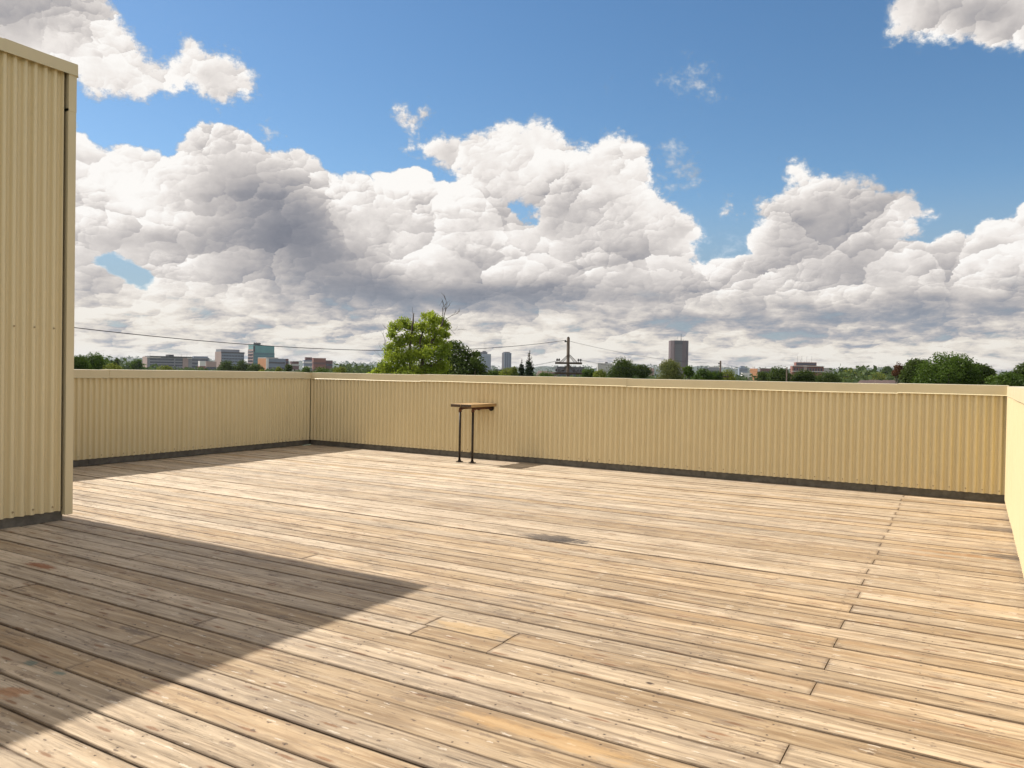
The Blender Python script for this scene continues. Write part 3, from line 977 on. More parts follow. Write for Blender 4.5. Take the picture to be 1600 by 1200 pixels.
def shelf_table():
    root = empty("shelf_table", (3.15, -0.3, 0), "small bar-height wooden shelf on two iron pipe legs against the back wall", "table")
    top = wood_plank("table_plank", (0.52, 0.35, 0.16), (0.27, 0.16, 0.06))
    grain_end = wood_plank("table_end", (0.10, 0.065, 0.035), (0.045, 0.028, 0.016))
    iron = simple("black_iron_pipe", (0.035, 0.028, 0.024), 0.5, 0.4, 30.0, metal=0.6)
    rust = simple("rusty_fitting", (0.10, 0.04, 0.022), 0.7, 0.5, 50.0, metal=0.3)
    for x0, x1 in ((-0.152, -0.0015), (0.0015, 0.160)):
        b = MB().box(x0, -0.300, 0.700, x1, 0.280, 0.738, 0.003)
        p = b.build("tabletop_plank", top, root)
        MB().box(x0 + 0.003, -0.3025, 0.7025, x1 - 0.003, -0.2992, 0.7355).build("end_grain", grain_end, p)
    for x in (-0.105, 0.088):
        leg = MB().tube([(x, -0.155, 0.010), (x, -0.155, 0.655)], 0.0145, 16).build("leg", iron, root, True)
        f = MB()
        f.tube([(x, -0.155, 0.0035), (x, -0.155, 0.010)], 0.046, 20)
        f.tube([(x, -0.155, 0.010), (x, -0.155, 0.030)], 0.021, 16)
        f.build("floor_flange", iron, leg)
        e = MB()
        e.tube([(x, -0.155, 0.635), (x, -0.155, 0.662), (x, -0.149, 0.674), (x, -0.137, 0.680), (x, -0.105, 0.680)],
               [0.021, 0.020, 0.020, 0.020, 0.021], 14)
        e.build("elbow", rust, leg, True)
        MB().tube([(x, -0.108, 0.680), (x, 0.262, 0.680)], 0.0145, 14).build("rail", rust, root, True)
        MB().tube([(x, 0.262, 0.680), (x, 0.274, 0.680)], 0.04, 18).build("wall_flange", iron, root)


shelf_table()

# ------------------------------------------------------------------ ground and far hills
GZ = -11.0


def ground_mat():
    m, N, out = new_mat("suburb_ground")
    g = N.node('ShaderNodeTexCoord').outputs['Object']
    a = N.noise(g, 0.012, 6.0, 0.6)
    b = N.noise(g, 0.09, 5.0, 0.65)
    c = N.mix(N.mapr(a, 0.4, 0.6), (0.045, 0.07, 0.025, 1), (0.07, 0.085, 0.04, 1))
    c = N.mix(N.mapr(b, 0.56, 0.66), c, (0.13, 0.125, 0.115, 1))
    s = N.node('ShaderNodeBsdfPrincipled', {'Base Color': c, 'Roughness': 0.95})
    N.l.new(s.outputs[0], out.inputs[0])
    return m


def build_ground():
    n = 96
    V, F = [(CAM.x, CAM.y, GZ)], []
    rad = [60, 200, 600, 1500, 4000, 9000]
    for r in rad:
        for k in range(n):
            a = 2 * math.pi * k / n
            V.append((CAM.x + r * math.sin(a), CAM.y + r * math.cos(a), GZ))
    for k in range(n):
        F.append((0, 1 + (k + 1) % n, 1 + k))
    for i in range(len(rad) - 1):
        for k in range(n):
            p, q = 1 + i * n + k, 1 + i * n + (k + 1) % n
            F.append((p, q, q + n, p + n))
    tag(mesh_obj("ground", V, F, ground_mat()), kind="structure")


build_ground()

# ridge line of the far hills: (column, height of the crest in the photo)
RIDGE = [(-60, 560), (60, 561), (130, 561), (200, 561), (300, 563), (420, 566), (520, 567), (620, 570), (700, 572), (800, 575),
         (860, 574), (930, 574), (1000, 573), (1080, 574), (1130, 575), (1200, 578), (1260, 580), (1320, 578),
         (1400, 577), (1500, 582), (1600, 585), (1700, 588)]


def interp(tab, x):
    return float(np.interp(x, [t[0] for t in tab], [t[1] for t in tab]))


def build_hills():
    V, F = [], []
    cols = list(range(-100, 1720, 6))
    nd = 6
    for px in cols:
        zt = zat(px, interp(RIDGE, px) + 1.5 * math.sin(px * 0.05) + 1.0 * math.sin(px * 0.13 + 1), 5200)
        for j in range(nd + 1):
            t = j / nd
            d = 3600 + 1600 * t
            p = at(px, d)
            V.append((p.x, p.y, GZ - 0.5 + (zt - GZ) * (t * t * (3 - 2 * t))))
        p = at(px, 6600)
        V.append((p.x, p.y, GZ - 0.5))
    m = nd + 2
    for i in range(len(cols) - 1):
        for j in range(m - 1):
            p = i * m + j
            F.append((p, p + m, p + m + 1, p + 1))
    mt = simple("far_wooded_hill", (0.030, 0.050, 0.030), 0.95, 0.5, 0.02)
    tag(mesh_obj("hills", V, F, mt, smooth=True), kind="structure")


build_hills()


# ------------------------------------------------------------------ foliage
def leaf_mat(name, lighter, dark, trans=0.3, var=0.35, scale=0.6):  # two leaf tints, mixed by the random leaf tint and noise
    m, N, out = new_mat(name)
    t = N.node('ShaderNodeAttribute', attribute_name="tint").outputs['Fac']
    g = N.node('ShaderNodeTexCoord').outputs['Object']
    n = N.noise(g, scale, 3.0, 0.5)
    f = N.m('ADD', N.m('MULTIPLY', t, 0.6), N.m('MULTIPLY', N.mapr(n, 0.35, 0.65), 0.4), clamp=True)
    c = N.mix(f, (*dark, 1), (*lighter, 1))
    d = N.node('ShaderNodeBsdfDiffuse', {'Color': c, 'Roughness': 0.5})
    tr = N.node('ShaderNodeBsdfTranslucent', {'Color': N.mix(0.5, c, (*[min(1, x * 1.5) for x in lighter], 1))})
    gl = N.node('ShaderNodeBsdfGlossy', {'Color': (1, 1, 1, 1), 'Roughness': 0.45})
    a = N.node('ShaderNodeMixShader', {0: trans, 1: d.outputs[0], 2: tr.outputs[0]})
    b = N.node('ShaderNodeMixShader', {0: 0.008, 1: a.outputs[0], 2: gl.outputs[0]})
    N.l.new(b.outputs[0], out.inputs[0])
    return m


L_BRIGHT = leaf_mat("bright_maple_leaves", (0.36, 0.42, 0.045), (0.13, 0.20, 0.02), 0.45)
L_DARK = leaf_mat("dark_tree_leaves", (0.095, 0.135, 0.026), (0.025, 0.045, 0.012), 0.25)
L_MID = leaf_mat("green_tree_leaves", (0.105, 0.165, 0.022), (0.028, 0.060, 0.010), 0.3)
L_YELL = leaf_mat("yellow_green_leaves", (0.25, 0.28, 0.035), (0.08, 0.11, 0.02), 0.3)
L_CON = leaf_mat("conifer_needles", (0.035, 0.055, 0.022), (0.014, 0.026, 0.012), 0.1)
L_RED = leaf_mat("reddish_leaves", (0.16, 0.07, 0.03), (0.06, 0.035, 0.02), 0.25)
L_CHEST = leaf_mat("chestnut_leaves", (0.25, 0.25, 0.08), (0.05, 0.085, 0.025), 0.25)
L_FAR = leaf_mat("far_wood_leaves", (0.10, 0.145, 0.035), (0.028, 0.05, 0.020), 0.2, scale=0.02)
M_BARK = simple("bark", (0.09, 0.07, 0.055), 0.9, 0.3, 3.0)
M_DEAD = simple("dead_wood", (0.12, 0.10, 0.085), 0.9, 0.3, 3.0)


def leaf_cloud(cl, per, size, aspect=0.62, shell=0.55, up=0.25):
    """cl: (n, 6) clumps cx cy cz rx ry rz -> vertices, faces and tints of small leaf-spray quads"""
    cl = np.asarray(cl, float)
    n = len(cl)
    vol = (cl[:, 3] * cl[:, 4] * cl[:, 5]) ** (2 / 3)
    cnt = np.maximum(4, (per * n * vol / vol.sum()).astype(int))
    idx = np.repeat(np.arange(n), cnt)
    N_ = len(idx)
    d = rng.normal(size=(N_, 3))
    d /= np.linalg.norm(d, axis=1)[:, None]
    r = shell + (1.42 - shell) * rng.random(N_) ** 1.25
    c = cl[idx, :3] + d * r[:, None] * cl[idx, 3:]
    nrm = d * 0.8 + rng.normal(size=(N_, 3)) * 0.7 + np.array([0, 0, up])
    nrm /= np.linalg.norm(nrm, axis=1)[:, None]
    t = np.cross(nrm, rng.normal(size=(N_, 3)))
    t /= np.linalg.norm(t, axis=1)[:, None] + 1e-9
    b = np.cross(nrm, t)
    s = size * (0.55 + 0.9 * rng.random(N_))[:, None]
    P = np.stack([c - t * s, c - b * s * aspect, c + t * s, c + b * s * aspect], 1)
    F = np.arange(4 * N_).reshape(-1, 4)
    base = rng.random(n)[idx] * 0.55 + rng.random(N_) * 0.45
    return P.reshape(-1, 3), F, np.repeat(base, 4)


def foliage(name, V, F, T, mat, parent):
    me = bpy.data.meshes.new(name)
    me.vertices.add(len(V))
    me.vertices.foreach_set('co', np.asarray(V, np.float32).reshape(-1))
    me.loops.add(len(V))
    me.loops.foreach_set('vertex_index', np.asarray(F, np.int32).reshape(-1))
    me.polygons.add(len(F))
    me.polygons.foreach_set('loop_start', np.arange(0, 4 * len(F), 4, dtype=np.int32))
    me.attributes.new('tint', 'FLOAT', 'POINT').data.foreach_set('value', T.astype(np.float32))
    me.materials.append(mat)
    me.update(calc_edges=True)
    o = bpy.data.objects.new(name, me)
    COL.objects.link(o)
    o.parent = parent
    return o


def limbs(root, base, tips, r0, mat=M_BARK, name="trunk"):
    """tapered trunk with one limb to each tip (coordinates local to the thing)"""
    b = MB()
    top = np.mean([t[2] for t in tips]) if tips else 5
    fork = base[2] + (top - base[2]) * 0.55
    mid = Vector((base[0], base[1], fork))
    b.tube([base, (base[0] + 0.1, base[1], (base[2] + fork) / 2), mid], [r0, r0 * 0.8, r0 * 0.62], 8)
    for t in tips:
        t = Vector(t)
        m1 = mid.lerp(t, 0.45) + Vector((random.uniform(-.2, .2), random.uniform(-.2, .2), 0.25)) * (t - mid).length * 0.15
        st = mid - Vector((0, 0, random.uniform(0, 0.25) * (fork - base[2])))
        b.tube([st, m1, t], [r0 * 0.42, r0 * 0.26, r0 * 0.07], 5)
    return b.build(name, mat, root, True)


def px_clump(px, py, rpx, dist, dd=0.0, flat=0.85):
    """clump of foliage seen at px, py with radius rpx, given its distance"""
    p = at(px, dist + dd)
    z = zat(px, py, dist + dd)
    r = rpx / F_PX * dist
    return [p.x, p.y, z, r, r, r * flat]


def tree(label, px, py_top, wpx, dist, mat, n=22, per=220, leaf=None, group=None, name="broadleaf_tree", cat="tree",
         hpx=None, ratio=1.0, top_bias=0.0, clump=0.30, base_extra=0.0):
    """round-headed tree: wpx wide, its top at py_top"""
    W = wpx / F_PX * dist
    zt = zat(px, py_top, dist)
    H = (hpx / F_PX * dist) if hpx else W * ratio
    c0 = at(px, dist)
    root = empty(name, (c0.x, c0.y, GZ), label, cat, group)
    cl = []
    rr = clump * W / 2 * 1.25
    for k in range(n):
        while True:
            q = rng.uniform(-1, 1, 3)
            if 0.35 < np.linalg.norm(q) < 1.0:
                break
        fl = 1.0 - 0.35 * abs(q[2]) * (q[2] > 0)
        r = rr * rng.uniform(0.65, 1.25)
        cl.append([q[0] * (W / 2 - r * 0.8) * fl, q[1] * (W / 2 - r * 0.8) * fl,
                   zt - GZ - H / 2 + q[2] * (H / 2 - r * 0.75), r, r, r * 0.8])
    cl.append([0, 0, zt - GZ - H / 2, W * 0.30, W * 0.30, H * 0.34])
    leaf = leaf or max(0.075, 1.0 / F_PX * dist)
    per = int(per * 1.5)
    V, F, T = leaf_cloud(cl, per, leaf)
    tips = [tuple(c[:3]) for c in cl[:8]]
    limbs(root, (0, 0, 0), tips, max(0.15, W * 0.035))
    foliage("crown", V, F, T, mat, root)
    return root


def conifer(label, px, py_top, wpx, dist, group=None, bare_top=False):
    zt = zat(px, py_top, dist) - GZ
    W = wpx / F_PX * dist
    c0 = at(px, dist)
    root = empty("conifer_tree", (c0.x, c0.y, GZ), label, "tree", group)
    cl = []
    h = zt
    z = zt * (0.93 if not bare_top else 0.90)
    while z > zt * 0.30:
        t = (zt - z) / (zt * 0.42)
        R = W / 2 * min(1.0, t) ** 0.8
        for k in range(6):
            a = rng.uniform(0, 2 * math.pi)
            cl.append([math.cos(a) * R * 0.55, math.sin(a) * R * 0.55, z - R * 0.12, R * 0.5 + 0.08, R * 0.5 + 0.08, 0.28 + R * 0.1])
        z -= 0.30
    cl.append([0, 0, zt * 0.965, W * 0.05, W * 0.05, zt * 0.03])
    V, F, T = leaf_cloud(cl, 60, max(0.15, 1.1 / F_PX * dist), aspect=0.4, shell=0.2, up=0.0)
    MB().tube([(0, 0, 0), (0, 0, zt * 0.6), (0, 0, zt)], [0.22, 0.12, 0.02], 6).build("trunk", M_BARK, root, True)
    foliage("crown", V, F, T, L_CON, root)
    if bare_top:
        b = MB()
        for k in range(26):
            a = rng.uniform(0, 2 * math.pi)
            z0 = zt * rng.uniform(0.86, 0.985)
            r = 0.12 + (zt - z0) * 0.16
            b.tube([(0, 0, z0), (math.cos(a) * r, math.sin(a) * r, z0 + 0.45)], [0.035, 0.015], 4)
        b.build("dead_top", M_DEAD, root)
    return root


def twig(b, p, d, L, r, depth, spread=0.55):
    """bare branch that forks"""
    p, d = Vector(p), Vector(d).normalized()
    pts, rad = [p.copy()], [r]
    for k in range(4):
        d = (d + Vector((random.gauss(0, .16), random.gauss(0, .16), random.gauss(0.03, .12)))).normalized()
        p = p + d * (L / 4)
        pts.append(p.copy())
        rad.append(r * (1 - 0.18 * (k + 1)))
        if depth > 0 and k >= 1:
            dd = (d + Vector((random.gauss(0, spread), random.gauss(0, spread), random.gauss(0.1, spread)))).normalized()
            twig(b, p, dd, L * random.uniform(0.4, 0.65), r * 0.6, depth - 1, spread)
    b.tube(pts, rad, 5)


def hero_trees():
    # the sunlit maple
    D = 50.0
    lobes = [(616, 511, 12), (630, 506, 13), (643, 512, 11), (612, 523, 9), (662, 493, 7), (672, 491, 8), (675, 499, 12), (688, 502, 10), (696, 509, 8),
             (659, 510, 13), (675, 516, 14), (690, 520, 11), (697, 524, 7), (609, 543, 11), (624, 535, 14), (638, 528, 13),
             (652, 530, 15), (668, 534, 15), (684, 534, 13), (606, 556, 9), (618, 558, 16), (636, 556, 17), (655, 552, 17),
             (672, 552, 16), (692, 548, 14), (603, 572, 14), (622, 578, 17), (645, 578, 18), (668, 576, 18), (690, 572, 15),
             (588, 581, 8), (578, 586, 6), (640, 596, 26), (670, 596, 26), (612, 596, 20), (697, 540, 9), (600, 590, 12)]
    c0 = at(652, D)
    root = empty("maple_tree", (c0.x, c0.y, GZ), "tall bright yellow-green maple with bare dead twigs sticking out of its top", "tree")
    cl = []
    for px, py, r in lobes:
        c = px_clump(px, py, r * 0.80, D, rng.uniform(-1.2, 1.2))
        cl.append([c[0] - c0.x, c[1] - c0.y, c[2] - GZ, c[3], c[4], c[5]])
    V, F, T = leaf_cloud(cl, 1250, 0.064, shell=0.0, up=0.3)
    foliage("crown", V, F, T, L_BRIGHT, root)
    b = MB()
    L = lambda px, py, dd=0.0: Vector((at(px, D + dd).x - c0.x, at(px, D + dd).y - c0.y, zat(px, py, D + dd) - GZ))
    b.tube([(0, 0, 0), (0, 0.1, 5.0), L(650, 600)], [0.33, 0.28, 0.22], 10)
    for pts, r in [([(650, 600), (641, 570), (640, 540), (643, 512), (645, 490)], 0.13),
                   ([(650, 600), (662, 560), (676, 530), (688, 510), (692, 500)], 0.15),
                   ([(650, 600), (630, 570), (620, 540), (614, 515)], 0.09),
                   ([(662, 560), (655, 535), (662, 510), (664, 494)], 0.08), ([(650, 590), (690, 560), (698, 535)], 0.09),
                   ([(641, 560), (620, 560), (604, 548)], 0.06)]:
        q = [L(x, y) for x, y in pts]
        b.tube(q, [r * (1 - 0.75 * i / (len(q) - 1)) for i in range(len(q))], 7)
    b.build("trunk", M_BARK, root, True)
    random.seed(5)
    rv = CR.copy()
    for (x, y), d, Ls, r in [((689, 508), (0.75, 0.95), 1.35, 0.040), ((690, 503), (0.12, 1), 0.85, 0.028),
                             ((696, 498), (1, 0.35), 0.75, 0.022), ((694, 515), (1, -0.25), 0.8, 0.02),
                             ((645, 506), (0.02, 1), 0.65, 0.028), ((610, 515), (-1, 0.1), 0.4, 0.015)]:
        t = MB()
        twig(t, L(x, y), rv * d[0] + Vector((0, 0, d[1])), Ls, r, 2, 0.4)
        t.build("bare_branch", M_DEAD, root)
    # darker rounded neighbour
    D = 62.0
    lobes = [(712, 541, 10), (700, 548, 13), (722, 549, 11), (690, 560, 14), (708, 562, 16), (725, 564, 15), (738, 557, 12),
             (745, 568, 12), (752, 578, 10), (737, 578, 15), (715, 582, 18), (692, 582, 17), (757, 590, 11), (735, 598, 20),
             (700, 600, 22), (744, 552, 6), (707, 536, 5), (765, 598, 9), (680, 575, 10)]
    c0 = at(720, D)
    root = empty("broadleaf_tree", (c0.x, c0.y, GZ), "dark green rounded tree standing against the right side of the bright maple", "tree")
    cl = []
    for px, py, r in lobes:
        c = px_clump(px, py, r * 0.9, D, rng.uniform(-1.5, 1.5))
        cl.append([c[0] - c0.x, c[1] - c0.y, c[2] - GZ, c[3], c[4], c[5]])
    V, F, T = leaf_cloud(cl, 420, 0.10, shell=0.45)
    foliage("crown", V, F, T, L_DARK, root)
    limbs(root, (0, 0, 0), [tuple(c[:3]) for c in cl[:8]], 0.3)
    # dead stem left of the maple
    D = 52.0
    c0 = at(600.5, D)
    root = empty("dead_tree", (c0.x, c0.y, GZ), "thin dead grey stem with fine twigs left of the bright maple", "tree")
    zt = zat(600, 531, D) - GZ
    b = MB().tube([(0, 0, 0), (0, 0, zt * 0.7), (0.03, 0, zt)], [0.09, 0.055, 0.02], 6)
    b.build("trunk", M_DEAD, root)
    b = MB()
    random.seed(9)
    for k in range(12):
        z = zt * random.uniform(0.80, 0.99)
        a = random.uniform(0, 6.28)
        twig(b, (0, 0, z), (math.cos(a), math.sin(a), 0.7), random.uniform(0.35, 0.75), 0.012, 1)
    twig(b, (0, 0, zt), (-0.3, 0, 1), 0.55, 0.015, 1)
    b.build("twigs", M_DEAD, root)


hero_trees()

GRP = "trees beyond the parapet"
for a in [
    # label, px, top, width, dist, material, kwargs
    ("dense green tree clump just right of the corrugated building", 150, 551, 56, 95, L_MID, dict(n=26, per=260, ratio=0.9)),
    ("lower green tree at the left edge of the clump by the building", 122, 553, 30, 92, L_MID, dict(n=16, per=200)),
    ("low olive bush at the right foot of the left tree clump", 174, 566, 34, 93, L_YELL, dict(n=12, per=150, ratio=0.8)),
    ("small dark pointed tree between the left clump and the long office block", 182, 561, 10, 260, L_DARK, dict(n=8, per=80, ratio=1.6)),
    ("light green rounded tree just left of the long office block", 214, 560, 22, 330, L_MID, dict(n=12, per=110)),
    ("yellowish round tree in front of the long office block", 257, 569, 26, 240, L_YELL, dict(n=12, per=120, ratio=0.7)),
    ("dark bushy tree in front of the grey office block with penthouse", 357, 561, 34, 280, L_DARK, dict(n=14, per=130, ratio=0.9)),
    ("dark tree between the grey office and the green glass tower", 381, 561, 26, 280, L_DARK, dict(n=12, per=120)),
    ("dark tree under the left corner of the green glass tower", 401, 567, 28, 270, L_DARK, dict(n=12, per=110, ratio=0.8)),
    ("yellow-green bush low in front of the green glass tower", 408, 577, 18, 200, L_YELL, dict(n=8, per=70, ratio=0.7)),
    ("yellow-green small tree in front of the orange and grey block", 435, 572, 12, 200, L_YELL, dict(n=8, per=80)),
    ("dark green tree in front of the brick wing beside the orange and grey block", 451, 568, 14, 240, L_DARK, dict(n=8, per=90)),
    ("green tree low in front of the white banded block", 480, 571, 22, 220, L_MID, dict(n=10, per=90, ratio=0.8)),
    ("green tree below the square red brick block", 503, 571, 28, 230, L_MID, dict(n=10, per=90, ratio=0.8)),
    ("yellow-green bush above the parapet corner", 532, 571, 24, 150, L_YELL, dict(n=12, per=120, ratio=0.8)),
    ("low yellow-green shrub between the dark rounded tree and the twin towers", 790, 573, 30, 160, L_YELL, dict(n=12, per=120, ratio=0.8)),
    ("grey-green bush at the foot of the curved tower", 772, 575, 28, 170, L_MID, dict(n=12, per=110, ratio=0.7)),
    ("yellow-green shrub just left of the conifer pair", 803, 572, 22, 130, L_YELL, dict(n=10, per=110, ratio=0.9)),
    ("green shrub between the conifers and the utility pole", 852, 580, 34, 140, L_MID, dict(n=12, per=110, ratio=0.6)),
    ("green bush right of the tall utility pole", 920, 573, 28, 125, L_MID, dict(n=12, per=130, ratio=0.8)),
    ("yellow-green bush between the utility pole and the dark oak", 940, 577, 26, 120, L_YELL, dict(n=12, per=130, ratio=0.8)),
    ("broad dark oak right of the tall utility pole", 974, 558, 52, 110, L_DARK, dict(n=24, per=260, ratio=0.85)),
    ("dark lower tree joined to the right of the broad dark oak", 1003, 567, 30, 112, L_DARK, dict(n=14, per=180, ratio=0.85)),
    ("chestnut tree with pale spiky leaf tufts left of the dark brown tower", 1046, 561, 54, 85, L_CHEST, dict(n=30, per=210, ratio=0.9, clump=0.24)),
    ("green leafy tree in front of the foot of the dark brown tower", 1076, 569, 22, 95, L_MID, dict(n=10, per=130)),
    ("green bushy tree right of the dark brown tower", 1098, 574, 34, 105, L_MID, dict(n=14, per=150, ratio=0.8)),
    ("green bushy tree left of the short utility pole", 1118, 577, 26, 110, L_MID, dict(n=12, per=130, ratio=0.8)),
    ("yellow-green tree right behind the short utility pole", 1138, 576, 30, 125, L_YELL, dict(n=12, per=140, ratio=0.8)),
    ("dark green sloping tree right of the orange slab block", 1196, 580, 34, 120, L_DARK, dict(n=14, per=150, ratio=0.8)),
    ("dark pine-like tree left of the red brick apartment block", 1218, 569, 40, 115, L_DARK, dict(n=22, per=200, ratio=0.8)),
    ("dark green tree in front of the red brick apartment block", 1258, 574, 38, 118, L_DARK, dict(n=18, per=180, ratio=0.8)),
    ("dark low tree right of the red brick apartment block", 1292, 580, 46, 120, L_DARK, dict(n=18, per=160, ratio=0.6)),
    ("rounded hilltop tree, left one of the two on the far green slope", 1347, 570, 20, 520, L_DARK, dict(n=12, per=90)),
    ("rounded hilltop tree, right one of the two on the far green slope", 1386, 571, 20, 500, L_DARK, dict(n=12, per=90)),
    ("pale green tree on the slope below the hilltop trees", 1330, 577, 34, 400, L_YELL, dict(n=14, per=90, ratio=0.7)),
    ("pale yellow-green tree row right on the far slope", 1368, 578, 36, 380, L_YELL, dict(n=14, per=90, ratio=0.7)),
    ("rust-red tree at the left side of the big dark tree", 1404, 564, 16, 90, L_RED, dict(n=12, per=150, ratio=1.7)),
    ("big spreading dark green tree near the right corner of the deck", 1487, 547, 96, 70, L_MID, dict(n=46, per=330, ratio=0.75, clump=0.2)),
    ("dark left shoulder tree of the big spreading tree", 1434, 559, 50, 72, L_DARK, dict(n=24, per=260, ratio=0.9, clump=0.24)),
    ("dark lower tree right of the big spreading tree", 1530, 567, 44, 72, L_DARK, dict(n=20, per=230, ratio=0.8, clump=0.24)),
    ("bright green low tree above the far right corner", 1572, 581, 50, 66, L_MID, dict(n=22, per=220, ratio=0.6)),
    ("dark blue-green tree at the right edge of the view", 1604, 566, 46, 75, L_DARK, dict(n=22, per=230, ratio=0.8, clump=0.24)),
]:
    tree(*a[:6], group=GRP, **a[6])
conifer("smaller left conifer of the pair left of the utility pole", 815, 560, 17, 95)
conifer("taller conifer with a bare spiky top left of the utility pole", 827, 548, 27, 92, bare_top=True)


def far_woods():
    """wooded suburb that reads as one mass, thinning into the distance"""
    cl = []
    r_ = np.random.default_rng(21)
    for k in range(1500):
        px = r_.uniform(-80, 1700)
        d = 330 * (5.5 ** r_.random())
        if 225 < px < 520 and d < 420:
            d *= 1.3
        h = r_.uniform(7.5, 12.2) + (2.5 if px < 215 or 515 < px < 620 else 0)
        if not 222 < px < 512:
            h += max(0, (d - 700) * 0.003)
        elif h > 11.4:
            h -= 1.6
        if 1310 < px < 1420:
            h += 2.5 + d * 0.004
        w = r_.uniform(4, 8)
        p = at(px, d)
        cl.append([p.x, p.y, GZ + h * 0.55, w, w, h * 0.46])
        if r_.random() < 0.5:
            cl.append([p.x + r_.uniform(-3, 3), p.y + r_.uniform(-3, 3), GZ + h * 0.85, w * 0.5, w * 0.5, h * 0.2])
    V, F, T = leaf_cloud(cl, 46, 1.25, shell=0.75)
    o = foliage("far_woods", V, F, T, L_FAR, None)
    tag(o, "distant band of dark green woods filling the suburb to the horizon", "woods", kind="stuff")
    # still farther: small tufts breaking the crest of the hills
    cl = []
    for k in range(900):
        px = r_.uniform(-90, 1700)
        t = r_.uniform(0.35, 1.0)
        d = 3600 + 1600 * t
        zt = zat(px, interp(RIDGE, px), 5200)
        p = at(px, d)
        z = GZ + (zt - GZ) * (t * t * (3 - 2 * t))
        s = r_.uniform(6, 12)
        cl.append([p.x, p.y, z + s * 0.4, s * 1.5, s * 1.5, s])
    V, F, T = leaf_cloud(cl, 16, 5.0, shell=0.7)
    o = foliage("hill_woods", V, F, T, L_FAR, None)
    tag(o, "hazy woods along the crest of the far hills", "woods", kind="stuff")


far_woods()


# ------------------------------------------------------------------ far buildings
def bmat(name, col, rough=0.7, var=0.06, spec=0.4):
    return simple(name, col, rough, var, 0.05, spec=spec)


B_PINK = bmat("pink_precast", (0.36, 0.27, 0.25))
B_GREYW = bmat("grey_wall", (0.22, 0.23, 0.26))
B_LIGHT = bmat("pale_concrete", (0.42, 0.41, 0.40))
B_BLUEG = bmat("blue_grey_wall", (0.20, 0.24, 0.31))
B_GREEN = bmat("green_glass", (0.07, 0.25, 0.27), 0.25, 0.1, 0.8)
B_GREEN2 = bmat("teal_glass", (0.035, 0.14, 0.19), 0.25, 0.1, 0.8)
B_BRICK = bmat("red_brick", (0.23, 0.105, 0.085))
B_DBRICK = bmat("dark_brick", (0.15, 0.085, 0.085))
B_ORANGE = bmat("orange_panel", (0.50, 0.24, 0.12))
B_BROWN = bmat("brown_concrete", (0.115, 0.082, 0.088))
B_SLATE = bmat("slate_infill", (0.095, 0.096, 0.108))
B_NAVY = bmat("navy_glass", (0.055, 0.085, 0.16), 0.3, 0.1, 0.8)
B_WIN = bmat("window_glass", (0.045, 0.055, 0.085), 0.25, 0.2, 0.8)
B_WHITE = bmat("white_panel", (0.66, 0.65, 0.64))
B_DARK = bmat("dark_plant_room", (0.06, 0.06, 0.07))
B_ROOF = bmat("shingle_roof", (0.13, 0.09, 0.08))


